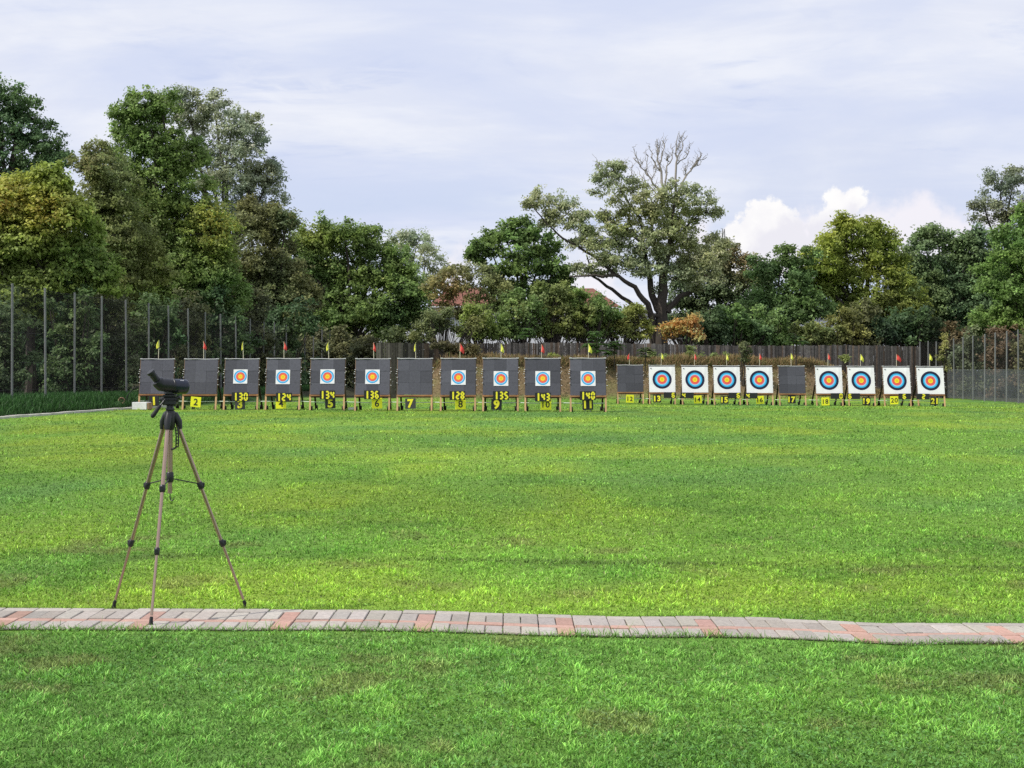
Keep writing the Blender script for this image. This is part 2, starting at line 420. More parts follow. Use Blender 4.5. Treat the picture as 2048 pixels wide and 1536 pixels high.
# fringe that grows over both edges of the paved strip, and sprigs in its joints
n = 12000
X = rng.uniform(-4.6, 4.6, n); side = rng.random(n) < .55
Y = np.where(side, path_far(X) - path_depth(X) - rng.exponential(.018, n) + .016, path_far(X) + rng.exponential(.018, n) - .006)
c = lawn_color(X, Y) * rng.uniform(.6, 1.4, (n, 1))
hf = rng.uniform(.02, .048, n) * (.55 + 1.3 * vnoise(X * 2.7, Y * 0 + 3.3)); hf *= np.where(rng.random(n) < .05, 1.8, 1)
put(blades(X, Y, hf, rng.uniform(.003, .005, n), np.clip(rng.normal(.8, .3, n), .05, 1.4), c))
n = 900
X = np.round(rng.uniform(-40, 40, n)) * cw + cw / 2 + rng.normal(0, .004, n); Y = path_far(X) - rng.random(n) ** 1 * path_depth(X)
k = vnoise(X * 2.3, Y * 3.) > .52; X, Y = X[k], Y[k]
put(blades(X, Y, rng.uniform(.012, .03, len(X)), rng.uniform(.003, .005, len(X)), np.clip(rng.normal(.7, .3, len(X)), .05, 1.3), lawn_color(X, Y) * .9))
grass = np_mesh('grass', np.concatenate(GV), 4, 'blade', np.concatenate(GC)); tag(grass, 'short green grass and clover of the lawn', 'grass', kind='stuff')
del GV, GC
# tall dark grass on the verge beside the left net fence
n = 60000
Y = rng.uniform(38, 100, n); lo = net_x(Y) - 1.8; hi = np.minimum(kerb_x(Y) - .25, net_x(Y) + 2.6); X = lo + (hi - lo) * rng.random(n)
c = np.array((.035, .095, .022)) * rng.uniform(.5, 1.5, (n, 1))
tag(np_mesh('verge_grass', *(lambda vc: (vc[0], 4, 'blade', vc[1]))(blades(X, Y, rng.uniform(.12, .42, n), rng.uniform(.018, .035, n), np.clip(rng.normal(.4, .25, n), .02, 1.2), c))), 'tall dark grass on the verge along the net fence', 'grass', kind='stuff')
# dry grass and straw on the earth bank
n = 52000
X = rng.uniform(-5.5, 25, n); t = np.where(rng.random(n) < .6, rng.normal(-2.3, .7, n), rng.uniform(-6.2, -.4, n)); Y = fence_y(X) + np.clip(t, -6.4, -.3)
tone = rng.random((n, 1))
c = np.where(tone < .55, np.array((.30, .215, .10)), np.where(tone < .82, np.array((.17, .12, .06)), np.array((.09, .13, .035)))) * rng.uniform(.6, 1.35, (n, 1))
hg = np.where(t > -3.2, rng.uniform(.12, .45, n), rng.uniform(.05, .16, n)) * (.5 + vnoise(X * .8, Y * .8))
k = ~((X < -3.2) & (rng.random(n) < .7))
v, cc = blades(X[k], Y[k], hg[k], rng.uniform(.02, .04, k.sum()), np.clip(rng.normal(.6, .35, k.sum()), .02, 1.4), c[k])
tag(np_mesh('dry_grass', v, 4, 'blade', cc), 'dry straw coloured grass on the crest of the earth bank', 'grass', kind='stuff')

# ------------------------------------------------------------------ foliage
def leaf_quads(P, nrm, size, col, aspect=.62):
    n = len(P)
    nrm = nrm / np.linalg.norm(nrm, axis=1)[:, None]
    t = rng.normal(0, 1, (n, 3)); t[:, 2] -= .5
    a = t - nrm * np.sum(t * nrm, 1)[:, None]; a /= np.linalg.norm(a, axis=1)[:, None]; b = np.cross(nrm, a)
    l = (size / 2)[:, None]; w = l * aspect
    dr = nrm * l * .25
    V = np.stack([P - a * l, P - b * w + dr, P + a * l, P + b * w + dr], 1)
    return V.reshape(-1, 3), np.repeat(col, 4, 0)
def crown_points(lobes, dens, cl_r, per, ragged=.3, depth=1.0, up=.5):
    """lobes: world (centre, rx, ry, rz). Twig tips fill each lobe towards its skin, a cluster of leaves on every tip."""
    P, Nn, K = [], [], []
    tips_all = []
    for li, (c, rx, ry, rz) in enumerate(lobes):
        m = max(6, int(dens * (rx * rz) / (cl_r * cl_r)))
        d = rng.normal(0, 1, (m, 3)); d /= np.linalg.norm(d, axis=1)[:, None]
        d[:, 2] = np.where(d[:, 2] < -.55, d[:, 2] * .5, d[:, 2])
        rad = np.clip(rng.random(m) ** .42 + rng.normal(0, .07, m), .1, 1.15 + ragged * .4)
        bump = 1 + ragged * (fbm(d[:, 0] * 2.6 + li * 7.7 + 50, d[:, 2] * 2.6 + d[:, 1] * 1.7 + 90, 2) - .5) * 2
        tips = c + d * np.stack([rad * bump * rx, rad * bump * ry, rad * bump * rz], -1)
        tips_all.append(tips)
        q = rng.normal(0, 1, (m, per, 3)) * np.array((1, 1, .62)) * cl_r * rng.uniform(.45, .8, (m, 1, 1))
        # leaves droop outwards from the twig
        pts = tips[:, None, :] + q
        nv = d[:, None, :] * .65 + np.array((0, 0, up)) + rng.normal(0, .55, (m, per, 3))
        P.append(pts.reshape(-1, 3)); Nn.append(nv.reshape(-1, 3))
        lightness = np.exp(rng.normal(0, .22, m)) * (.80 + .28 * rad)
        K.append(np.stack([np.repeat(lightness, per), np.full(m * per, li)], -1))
    return np.concatenate(P), np.concatenate(Nn), np.concatenate(K), tips_all
def px_lobes(lst, Y, dz=.9, spread=.35):
    out = []
    for L in lst:
        px, py, r = L[0], L[1], L[2]; ry = L[3] if len(L) > 3 else r
        s = Y / F
        y = Y + random.uniform(-1, 1) * spread * r * s * 1.6
        c = W(px, py, Y); out.append((np.array((c.x, y, c.z)), r * s, r * s * dz, ry * s))
        for k in range(4 if r > 16 else 0):     # sprigs that break the outline of the bough
            a = random.uniform(-.5, math.pi + .5); q = random.uniform(.16, .34)
            e = np.array((math.cos(a) * r * .92, random.uniform(-.8, .8) * r, math.sin(a) * ry * .92)) * s
            out.append((np.array((c.x, y, c.z)) + e, r * q * s * .8, r * q * s * .8, r * q * s * (random.uniform(1.2, 2.2) if math.sin(a) > .3 else 1)))
    return out
FB, FD, FP = 3.3, 1.15, 2.0
def foliage(name, lobes, col, Y, dens=3.6, per=15, cl=9., leaf=.0024, ragged=.3, tint=None, parent=None, aspect=.62, up=.5, hue=.12, matname='leaf'):
    s = Y / F; dens *= FD; per = int(per * FP)
    P, Nn, K, tips = crown_points(lobes, dens, cl * s, per, ragged, up=up)
    n = len(P)
    base = np.broadcast_to(np.array(col, float), (n, 3)).copy()
    # broad patches of warmer / cooler leaf tone through the crown
    w = fbm(P[:, 0] * .5 + P[:, 1] * .3 + 40, P[:, 2] * .5 + 20, 3)
    base *= 1 + hue * ((w - .5) * 4)[:, None] * np.array((1.0, .45, -.4))
    if tint:
        for (px, py, r, tc, k) in tint:
            c = W(px, py, Y)
            g = np.exp(-((P[:, 0] - c.x) ** 2 + (P[:, 2] - c.z) ** 2) / (r * s) ** 2) * k
            g = g * (rng.random(n) < .75)
            base = base + (np.array(tc) - base) * g[:, None]
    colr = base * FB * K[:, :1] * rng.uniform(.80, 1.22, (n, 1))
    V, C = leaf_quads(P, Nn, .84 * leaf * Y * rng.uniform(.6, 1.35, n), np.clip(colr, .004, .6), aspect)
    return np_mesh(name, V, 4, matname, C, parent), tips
def limb(mb, p, q, r0, r1, wob=.08, n=6, mi=0, sag=0.):
    p = Vector(p); q = Vector(q); L = (q - p).length
    pts, rad = [], []
    off = Vector((0, 0, 0))
    for i in range(n + 1):
        t = i / n
        off = off + Vector((random.gauss(0, 1), random.gauss(0, 1), random.gauss(0, .5))) * wob * L / n * (1 if 0 < i < n else 0)
        pts.append(p.lerp(q, t) + off * math.sin(math.pi * t) + Vector((0, 0, 1)) * sag * L * math.sin(math.pi * t)); rad.append(r0 + (r1 - r0) * t)
    mb.tube(pts, rad, 7, mi); return pts
def tree(name, label, cat, lobes_px, Y, col, trunk_px, group=None, trunk_r=.22, leaf=.0024, dens=3.6, per=15, cl=9., ragged=.3, tint=None, dz=.9, aspect=.62, hue=.12, up=.5, twigs=5, bark='bark', stems=1):
    b = W(trunk_px, 760, Y); zb = float(ground_z(b.x, Y))
    root = thing(name, label, cat, (b.x, Y, zb), group)
    lobes = px_lobes(lobes_px, Y, dz)
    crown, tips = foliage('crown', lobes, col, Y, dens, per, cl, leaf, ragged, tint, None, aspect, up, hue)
    crown.parent = root; crown.matrix_parent_inverse = Matrix.Translation((-b.x, -Y, -zb))
    cz = np.array([l[0] for l in lobes]); top = float(cz[:, 2].max()); mid = cz.mean(0)
    mb = MB()
    fork = Vector((b.x + (mid[0] - b.x) * .5, Y, zb + (float(cz[:, 2].min()) - zb) * .75 + .6))
    for sI in range(stems):
        o = Vector((random.uniform(-.5, .5), random.uniform(-.5, .5), 0)) * (0 if stems == 1 else 1)
        limb(mb, Vector((b.x, Y, zb - .2)) + o, fork, trunk_r * 1.25, trunk_r * .8, .05)
    big = max(l[1] for l in lobes)
    for l, tp in zip(lobes, tips):
        if l[1] < .36 * big: continue
        c = Vector(l[0]); rr = trunk_r * (.25 + .3 * min(1, l[1] / 2.5))
        limb(mb, fork, c, trunk_r * .6, rr * .5, .09, 7)
        for t_ in tp[rng.choice(len(tp), min(twigs, len(tp)), replace=False)]:
            limb(mb, c, Vector(t_), rr * .45, .012, .1, 4)
    tr = mb.build('trunk', bark, None, True); tr.parent = root; tr.matrix_parent_inverse = Matrix.Translation((-b.x, -Y, -zb))
    return root
def shrub(name, label, cat, lobes_px, Y, col, group=None, **kw):
    px = sum(l[0] for l in lobes_px) / len(lobes_px)
    b = W(px, 760, Y); zb = float(ground_z(b.x, Y))
    root = thing(name, label, cat, (b.x, Y, zb), group)
    lobes = px_lobes(lobes_px, Y)
    crown, tips = foliage('foliage', lobes, col, Y, **kw)
    crown.parent = root; crown.matrix_parent_inverse = Matrix.Translation((-b.x, -Y, -zb))
    mb = MB()
    for l, tp in zip(lobes, tips):
        for t_ in tp[rng.choice(len(tp), min(4, len(tp)), replace=False)]:
            limb(mb, (b.x + random.uniform(-.3, .3), Y + random.uniform(-.3, .3), zb - .1), Vector(t_), .04, .01, .08, 5)
    st = mb.build('stem', 'bark', None, True); st.parent = root; st.matrix_parent_inverse = Matrix.Translation((-b.x, -Y, -zb))
    return root

GL = 'trees behind the left net fence'; GM = 'trees behind the plank fence'; GR = 'trees at the right edge of the field'
YG, DG, MG, OL, GG, BR = (.088, .112, .024), (.030, .058, .020), (.050, .100, .022), (.072, .086, .028), (.105, .125, .075), (.080, .058, .026)
tree('broadleaf_tree', 'dark blue green airy tree with sky gaps, leftmost against the sky', 'tree',
     [(-10, 215, 55), (28, 260, 62), (80, 285, 45), (112, 318, 30), (-5, 340, 52), (62, 345, 42), (18, 192, 28), (-60, 280, 80), (45, 225, 35), (95, 352, 30)], 80, (.046, .075, .030), -25, GL, .28, dens=1.8, ragged=.45)
tree('broadleaf_tree', 'yellow green tree with orange tinged tops, lowest at the left edge', 'tree',
     [(20, 420, 60), (90, 400, 60), (140, 430, 55), (60, 480, 75), (150, 500, 60), (10, 520, 60), (100, 560, 70), (190, 560, 55), (40, 600, 70), (-50, 470, 80), (110, 368, 36), (30, 385, 36)], 67, YG, 60, GL,
     tint=[(25, 405, 40, (.26, .17, .04), .6), (110, 428, 40, (.24, .17, .04), .5), (60, 590, 90, (.06, .08, .03), .5), (170, 520, 60, (.06, .10, .03), .6)], leaf=.003)
tree('broadleaf_tree', 'olive brown tree turning reddish between the yellow green and tall green trees', 'tree',
     [(185, 308, 30), (170, 330, 24), (205, 350, 48), (228, 400, 58), (185, 420, 50), (250, 470, 60), (270, 540, 70), (220, 600, 60)], 75, OL, 225, GL,
     tint=[(190, 330, 50, (.095, .075, .035), .5), (250, 500, 90, (.085, .085, .03), .4)], ragged=.4)
tree('broadleaf_tree', 'tall mid green pointed tree, highest on the left side', 'tree',
     [(290, 220, 40), (328, 215, 32), (250, 232, 22), (270, 272, 48), (320, 285, 58), (358, 330, 55), (255, 340, 52), (310, 390, 80), (395, 420, 62), (430, 470, 52), (350, 480, 80), (280, 480, 70), (440, 540, 56), (380, 570, 80), (300, 580, 80), (450, 600, 50)], 86, (.064, .094, .026), 345, GL, .3,
     tint=[(440, 450, 50, (.17, .15, .03), .6), (300, 460, 60, (.11, .10, .03), .4)], dens=3.2)
tree('poplar_tree', 'silvery grey green poplar with loose feathery top behind the tall green tree', 'tree',
     [(380, 240, 36), (430, 215, 26), (434, 188, 13), (468, 262, 36), (400, 300, 58), (492, 285, 38), (510, 350, 46), (450, 350, 58), (535, 362, 30), (562, 352, 12), (530, 412, 42), (480, 420, 58), (345, 205, 28), (385, 205, 20), (505, 248, 20), (550, 440, 36)], 112, (.112, .130, .085), 460, GL, .3, dens=2.6, ragged=.5, leaf=.0021)
tree('broadleaf_tree', 'rusty brown leaved tree beside the grey poplar', 'tree',
     [(500, 445, 42), (540, 460, 46), (575, 442, 24), (510, 520, 55), (560, 540, 55), (490, 590, 60), (560, 615, 60), (600, 600, 40)], 101, (.064, .068, .028), 540, GL,
     tint=[(580, 440, 30, (.045, .07, .03), .8), (540, 630, 90, (.035, .055, .022), .7)])
tree('maple_tree', 'broad rounded green tree overhanging the back corner of the net fence', 'tree',
     [(640, 480, 35), (690, 470, 35), (740, 490, 35), (610, 520, 50), (670, 530, 60), (740, 550, 55), (790, 540, 40), (820, 580, 45), (640, 600, 60), (710, 620, 65), (780, 620, 55), (840, 620, 30), (620, 655, 50), (690, 670, 40), (775, 660, 42), (655, 455, 14), (712, 462, 13), (598, 490, 36), (588, 545, 44), (600, 600, 46), (565, 610, 40), (850, 650, 30), (560, 660, 40)], 122, (.068, .098, .028), 720, GM, .3,
     tint=[(620, 470, 30, (.13, .14, .03), .6), (800, 640, 60, (.03, .055, .02), .6)])
tree('broadleaf_tree', 'sparse pale grey green tree showing sky through its leaves, right of the broad green tree', 'tree',
     [(800, 498, 30), (832, 490, 26), (852, 528, 32), (800, 548, 38), (866, 562, 22), (838, 580, 32), (892, 536, 9), (815, 472, 12), (780, 590, 35)], 135, (.125, .145, .085), 830, GM, .2, dens=1.5, ragged=.5, leaf=.0019)
tree('broadleaf_tree', 'thin brownish tree in front of the white hall', 'tree',
     [(900, 575, 32), (940, 568, 36), (985, 590, 30), (910, 615, 28), (950, 625, 32), (985, 640, 32), (872, 585, 26), (915, 555, 24), (970, 562, 24), (1005, 600, 26), ], 98, (.088, .092, .036), 935, GM, .09, dens=1.15, ragged=.5, tint=[(900, 580, 35, (.17, .09, .04), .5), (990, 640, 50, (.07, .10, .03), .7)], leaf=.0021)
tree('maple_tree', 'green rounded tree with visible limbs before the pale cloud', 'tree',
     [(1010, 468, 32), (1050, 470, 30), (1085, 500, 36), (980, 500, 30), (957, 520, 20), (1112, 535, 24), (1040, 525, 46), (1092, 572, 38), (1000, 558, 30), (953, 498, 12), (1122, 570, 20), (1040, 590, 35), (1090, 605, 30), (1010, 600, 30), (1130, 600, 20)], 104, (.056, .086, .026), 1050, GM, .2, dens=2.6, ragged=.4, leaf=.0027)
for i, (lobs, lab, cc_) in enumerate((
        ([(960, 640, 30), (985, 665, 26), (945, 668, 22)], 'bushy green shrub behind the planks right of the brown thin tree', (.075, .105, .030)),
        ([(1035, 620, 36), (1060, 650, 36), (1020, 660, 30)], 'dense green shrub under the green rounded tree', (.060, .090, .028)),
        ([(1110, 615, 36), (1125, 650, 38), (1090, 660, 30), (1080, 600, 26), (1125, 592, 20)], 'olive shrub below the red tiled roof', (.080, .098, .032)),
        ([(1175, 625, 36), (1190, 655, 36), (1160, 665, 26), (1150, 608, 24), (1215, 630, 26)], 'leafy shrub in front of the cream house wall', (.068, .100, .030)),
        ([(1245, 645, 32), (1225, 665, 26), (1276, 664, 26), (1262, 630, 20)], 'yellowish shrub left of the big dark trunk', (.098, .112, .032)))):
    shrub('shrub', lab, 'shrub', lobs, 92 + i * .9, cc_, 'shrubs behind the plank fence', dens=2.8, ragged=.4, tint=[(lobs[0][0], lobs[0][1], 20, (.12, .10, .035), .4)])

shrub('shrub', 'sparse thin shrub before the white hall wall, left of flag 8', 'shrub', [(900, 650, 26), (862, 655, 24), (932, 656, 22), (845, 668, 20)], 90, (.070, .080, .032), 'shrubs behind the plank fence', dens=.9, ragged=.5, leaf=.0022)
# the big old tree with several dark stems and dead bare branches on top
def zt(x, y): return (1000 + x / 3.2, 240 + y / 3.2)
YT = 100
zl = [(320, 515, 105), (230, 540, 60), (400, 620, 125), (520, 690, 90), (560, 770, 90), (640, 770, 115), (620, 890, 100), (760, 880, 120), (690, 420, 90), (735, 335, 58), (700, 280, 42), (610, 470, 50), (820, 560, 125), (860, 440, 65), (960, 560, 100), (1080, 500, 70), (1100, 620, 130), (1250, 520, 100), (1330, 590, 72), (1205, 690, 95), (1050, 830, 125), (940, 900, 105), (1180, 900, 110), (1280, 870, 120), (1390, 800, 70), (1300, 1000, 110), (1100, 410, 32), (700, 960, 80), (520, 970, 55), (1010, 960, 95), (980, 720, 100), (860, 720, 95), (1080, 720, 90), (870, 970, 80), (1130, 1010, 85), (740, 620, 70), (640, 620, 45), (470, 800, 50), (340, 640, 60), (1010, 1080, 50), (1220, 1060, 60), (1000, 600, 80), (940, 820, 80), (1160, 800, 80), (760, 760, 80), (1390, 900, 60), (1180, 440, 40)]
lob = [(*zt(x, y), r / 3.2 * 1.02, r / 3.2 * .86) for x, y, r in zl]
b = W(1322, 660, YT); zb = float(ground_z(b.x, YT))
root = thing('old_poplar_tree', 'large spreading old tree with several dark trunks and bare dead branches on top', 'tree', (b.x, YT, zb), GM)
lobes = px_lobes(lob, YT, .95, .5)
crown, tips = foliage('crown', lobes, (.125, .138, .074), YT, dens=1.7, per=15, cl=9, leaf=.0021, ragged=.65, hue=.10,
                      tint=[(1325, 560, 60, (.06, .085, .04), .4), (1240, 440, 30, (.15, .17, .05), .6), (1360, 440, 40, (.14, .17, .05), .6), (1200, 480, 50, (.13, .155, .06), .6)])
mb = MB()
def poly(mbx, pts, r0, r1, dy=0., n=8, Y=YT):
    P = [W(*zt(x, y), Y) + Vector((0, dy * i / max(1, len(pts) - 1), 0)) for i, (x, y) in enumerate(pts)]
    Q = []
    for i in range(len(P) - 1):
        for t in (0, .33, .66):
            Q.append(P[i].lerp(P[i + 1], t) + Vector((random.gauss(0, .05), random.gauss(0, .05), random.gauss(0, .04))))
    Q.append(P[-1])
    mbx.tube(Q, [r0 + (r1 - r0) * i / (len(Q) - 1) for i in range(len(Q))], n)
zbase = 1500
poly(mb, [(1030, zbase), (1032, 1310), (1040, 1150), (1050, 1000), (1085, 800), (1115, 540)], .50, .10)
poly(mb, [(1035, 1250), (1000, 1180), (960, 1020), (930, 800), (900, 620)], .32, .08, 1)
poly(mb, [(985, zbase), (975, 1300), (940, 1180), (860, 1080), (740, 1000), (600, 1000), (440, 1010)], .27, .04, -1)
poly(mb, [(995, zbase), (960, 1340), (880, 1200), (720, 1080), (600, 990), (560, 850)], .22, .04, 1.5)
poly(mb, [(1060, 1230), (1150, 1130), (1250, 1080), (1300, 960)], .24, .06, 1)
poly(mb, [(760, 1010), (600, 870), (430, 780), (330, 700), (230, 590), (180, 550)], .11, .02, -1)
poly(mb, [(930, 820), (820, 700), (700, 640), (640, 560)], .10, .02)
poly(mb, [(1090, 780), (1180, 700), (1280, 600)], .16, .04, 1)
poly(mb, [(1050, 1000), (960, 760), (960, 560)], .2, .05, -1)
poly(mb, [(900, 640), (800, 480), (700, 320)], .1, .03, 1)
poly(mb, [(1030, 1260), (900, 1220), (790, 1200)], .14, .04, -1)
for l, tp in zip(lobes, tips):
    for t_ in tp[rng.choice(len(tp), 3, replace=False)]:
        limb(mb, Vector(l[0]), Vector(t_), .05, .012, .1, 4)
trunk = mb.build('trunk', 'bark', None, True)
deads = []
for pts, r0 in (([(1050, 560), (1010, 440), (960, 380), (900, 300), (858, 185)], .09), ([(905, 305), (850, 240)], .045), ([(945, 365), (935, 300), (945, 230)], .05), ([(1052, 520), (1030, 330), (1008, 220), (1005, 120)], .10),
                ([(1030, 280), (1050, 170), (1035, 130)], .045), ([(1022, 330), (975, 240), (955, 165)], .05), ([(1058, 420), (1072, 290), (1108, 220), (1095, 150)], .06), ([(1118, 560), (1130, 280), (1128, 180), (1142, 85)], .10),
                ([(1133, 250), (1168, 160), (1200, 100)], .05), ([(1136, 280), (1200, 220), (1215, 175)], .045), ([(1118, 500), (1170, 400), (1220, 320), (1270, 260), (1325, 236)], .085), ([(1222, 320), (1255, 270), (1292, 225)], .045),
                ([(850, 440), (845, 290)], .04), ([(650, 340), (612, 280)], .03), ([(1010, 225), (1020, 160)], .03), ([(1130, 190), (1160, 130), (1158, 95)], .03), ([(965, 385), (1000, 330), (985, 290)], .035), ([(1190, 370), (1185, 300)], .03), ([(1085, 270), (1050, 245)], .025), ([(1000, 460), (920, 400), (890, 340)], .04), ([(795, 330), (800, 290)], .025), ([(1240, 300), (1285, 285)], .03)):
    mb = MB(); dy_ = random.uniform(-1, 1)
    poly(mb, pts, r0, .016, 0, 6)
    for j in range(7):
        a = random.randrange(len(pts) - 1); t = random.random(); x = pts[a][0] + (pts[a + 1][0] - pts[a][0]) * t; y = pts[a][1] + (pts[a + 1][1] - pts[a][1]) * t
        poly(mb, [(x, y), (x + random.uniform(-20, 20), y - 22), (x + random.uniform(-34, 34), y - random.uniform(36, 70))], .022, .007, 0, 5)
    dead = mb.build('dead_branch', 'bark_pale', None, True); deads.append(dead)
for o in [crown, trunk] + deads:
    o.parent = root; o.matrix_parent_inverse = Matrix.Translation((-b.x, -YT, -zb))

tree('broadleaf_tree', 'dark tree with a thin brown top right of the old spreading tree', 'tree',
     [(1430, 500, 30), (1462, 520, 28), (1490, 555, 34), (1440, 580, 46), (1500, 610, 46), (1410, 620, 46), (1460, 650, 46), (1520, 548, 20), (1395, 560, 40), (1380, 640, 40), (1360, 600, 34), (1400, 670, 36), (1345, 655, 30), (1440, 540, 34)], 112, (.042, .058, .026), 1440, GM, dens=2.8, ragged=.45,
     tint=[(1480, 520, 40, (.13, .09, .045), .7), (1420, 490, 25, (.08, .09, .04), .6)])
tree('broadleaf_tree', 'deep green tree in front of the big white cloud', 'tree',
     [(1530, 540, 30), (1570, 520, 26), (1600, 540, 26), (1540, 590, 45), (1592, 595, 42), (1500, 640, 45), (1560, 645, 36), (1470, 640, 35), (1632, 508, 9), (1612, 500, 8), (1540, 665, 30), (1602, 632, 26), (1640, 622, 26)], 102, (.050, .078, .026), 1550, GM, ragged=.4)
tree('walnut_tree', 'large rounded yellow green tree with drooping leaves, biggest on the right', 'tree',
     [(1690, 452, 22), (1670, 488, 38), (1722, 478, 36), (1762, 480, 30), (1640, 530, 42), (1700, 540, 55), (1772, 530, 42), (1622, 580, 32), (1680, 600, 46), (1752, 600, 50), (1792, 560, 26), (1720, 650, 42), (1775, 650, 40), (1785, 470, 12), (1752, 456, 12), (1650, 570, 36), (1812, 600, 34), (1815, 650, 34), (1655, 505, 24)], 105, (.098, .118, .024), 1730, GM, .26, dens=3.4, leaf=.0030, aspect=.42,
     tint=[(1760, 600, 60, (.060, .068, .022), .6), (1640, 540, 40, (.085, .125, .022), .5), (1790, 640, 40, (.05, .05, .02), .6)])
tree('broadleaf_tree', 'cool grey green tree between the yellow green tree and the right edge', 'tree',
     [(1850, 490, 26), (1880, 478, 24), (1912, 490, 26), (1840, 540, 38), (1892, 550, 50), (1950, 540, 45), (1850, 610, 45), (1910, 620, 50), (1840, 655, 34), (1960, 600, 50), (1868, 462, 10), (1845, 462, 9), (1818, 520, 30), (1820, 580, 36), (1960, 505, 38), (1985, 555, 42), (1990, 640, 40), (1935, 480, 26), (1940, 660, 40)], 110, (.062, .088, .038), 1880, GR, dens=3.3)
tree('acacia_tree', 'tall thin grey tree with see-through top at the right edge', 'tree',
     [(2000, 370, 28), (2030, 358, 22), (1970, 410, 26), (2018, 420, 42), (1948, 440, 14), (2062, 400, 55), (1990, 462, 36), (1975, 350, 9), (2050, 460, 50)], 116, (.085, .098, .062), 2010, GR, dens=1.9, ragged=.5, tint=[(1990, 460, 50, (.09, .085, .035), .6)], leaf=.0019)
tree('broadleaf_tree', 'bright green tree filling the right edge above the net fence', 'tree',
     [(2010, 500, 40), (2042, 458, 32), (2000, 560, 45), (2052, 560, 60), (2020, 630, 45), (1975, 650, 32), (2075, 480, 60), (2060, 640, 50), (2100, 560, 70)], 97, (.062, .098, .026), 2035, GR, dens=3.2)
# understorey: single dark shrubs behind both net fences
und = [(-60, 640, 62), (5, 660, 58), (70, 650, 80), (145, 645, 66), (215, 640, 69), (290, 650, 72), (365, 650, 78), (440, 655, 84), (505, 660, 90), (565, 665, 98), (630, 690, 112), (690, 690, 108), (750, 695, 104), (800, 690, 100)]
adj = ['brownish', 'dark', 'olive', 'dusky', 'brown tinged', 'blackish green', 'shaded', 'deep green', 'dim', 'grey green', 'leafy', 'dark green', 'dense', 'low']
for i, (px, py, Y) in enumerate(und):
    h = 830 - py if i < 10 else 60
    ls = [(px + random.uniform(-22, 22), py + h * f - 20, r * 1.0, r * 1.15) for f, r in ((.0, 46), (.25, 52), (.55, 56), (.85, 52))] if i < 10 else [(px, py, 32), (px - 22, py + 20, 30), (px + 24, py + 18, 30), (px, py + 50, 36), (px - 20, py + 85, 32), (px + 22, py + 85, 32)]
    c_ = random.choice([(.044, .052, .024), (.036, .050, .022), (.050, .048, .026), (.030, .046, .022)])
    if i == 0: where = 'at the far left edge of the photo'
    elif i < 10: where = ['left of the first net post', 'behind the first two net posts', 'behind the third net post', 'behind the fourth net post', 'behind the fifth net post', 'behind target stand 2', 'behind target stand 3', 'behind target stand 4', 'behind flag 4'][i - 1]
    else: where = ['behind flag 5', 'between flags 5 and 6', 'behind flag 6', 'behind flag 7'][i - 10]
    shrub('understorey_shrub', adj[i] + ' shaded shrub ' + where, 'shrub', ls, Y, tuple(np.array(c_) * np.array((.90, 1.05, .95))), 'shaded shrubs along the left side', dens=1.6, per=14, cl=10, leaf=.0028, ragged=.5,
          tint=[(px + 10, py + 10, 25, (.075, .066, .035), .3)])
for i, (px, py, Y, lab) in enumerate(((1860, 690, 104, 'dark shrub at the corner where planks meet the net fence'), (1915, 700, 101, 'dark brown shrub behind the net, right of lane 21'), (1965, 705, 97, 'greyish shrub behind the middle posts of the right net'), (2020, 710, 94, 'reddish brown shrub behind the right net near the photo edge'), (2075, 705, 92, 'brown green shrub behind the right net at the very edge'))):
    ls = [(px, py - 20, 34), (px - 18, py + 20, 34), (px + 16, py + 55, 36), (px - 5, py + 80, 30)]
    shrub('understorey_shrub', lab, 'shrub', ls, Y, [(.03, .04, .018), (.048, .040, .022), (.055, .066, .036), (.062, .045, .028), (.055, .055, .026)][i], 'shaded shrubs along the right side', dens=2.0, per=14, cl=9, leaf=.0024, ragged=.5)
hx = [1425, 1462, 1500, 1538, 1618, 1652, 1690, 1728, 1768, 1808, 1842]
hl = ['dark shrub behind flag 15', 'green shrub between flags 15 and 16', 'dense shrub left of flag 16', 'leafy shrub right of flag 16', 'thin shrub left of flag 18', 'olive shrub behind flag 18', 'yellow green shrub between flags 18 and 19', 'green shrub behind flag 19', 'shaded shrub left of flag 20', 'dark green shrub right of flag 20', 'blackish shrub left of flag 21']
for i, px in enumerate(hx):
    Y = float(fence_y(W(px, 700, 92).x)) + 4
    shrub('shrub', hl[i] + ' above the planks', 'shrub', [(px, [650, 640, 668, 655, 672, 676, 652, 640, 660, 646, 655][i], [30, 26, 24, 34, 20, 18, 30, 34, 26, 36, 30][i]), (px - 14, 674, 24), (px + 15, 678, 24)], Y, [(.034, .052, .022), (.055, .088, .026), (.040, .066, .024), (.060, .092, .030), (.070, .085, .030), (.085, .090, .030), (.078, .082, .028), (.060, .062, .026), (.030, .046, .022), (.042, .066, .026), (.026, .040, .020)][i], 'shrubs behind the plank fence', dens=2.4, ragged=.45, leaf=.0026)
def wood(name, label, items, Y, col):
    lobes = px_lobes(items, Y, 1.0, .5)
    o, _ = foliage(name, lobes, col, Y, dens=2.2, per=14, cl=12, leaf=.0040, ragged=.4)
    tag(o, label, 'woodland', kind='stuff')
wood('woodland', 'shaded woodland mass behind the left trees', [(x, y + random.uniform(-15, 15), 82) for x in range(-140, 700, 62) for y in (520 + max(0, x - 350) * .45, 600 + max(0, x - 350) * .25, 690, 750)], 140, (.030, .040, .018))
wood('woodland', 'shaded woodland mass behind the right trees', [(x, y + random.uniform(-10, 10), 55) for x in range(1850, 2200, 60) for y in (580, 650, 720)], 140, (.034, .046, .020))
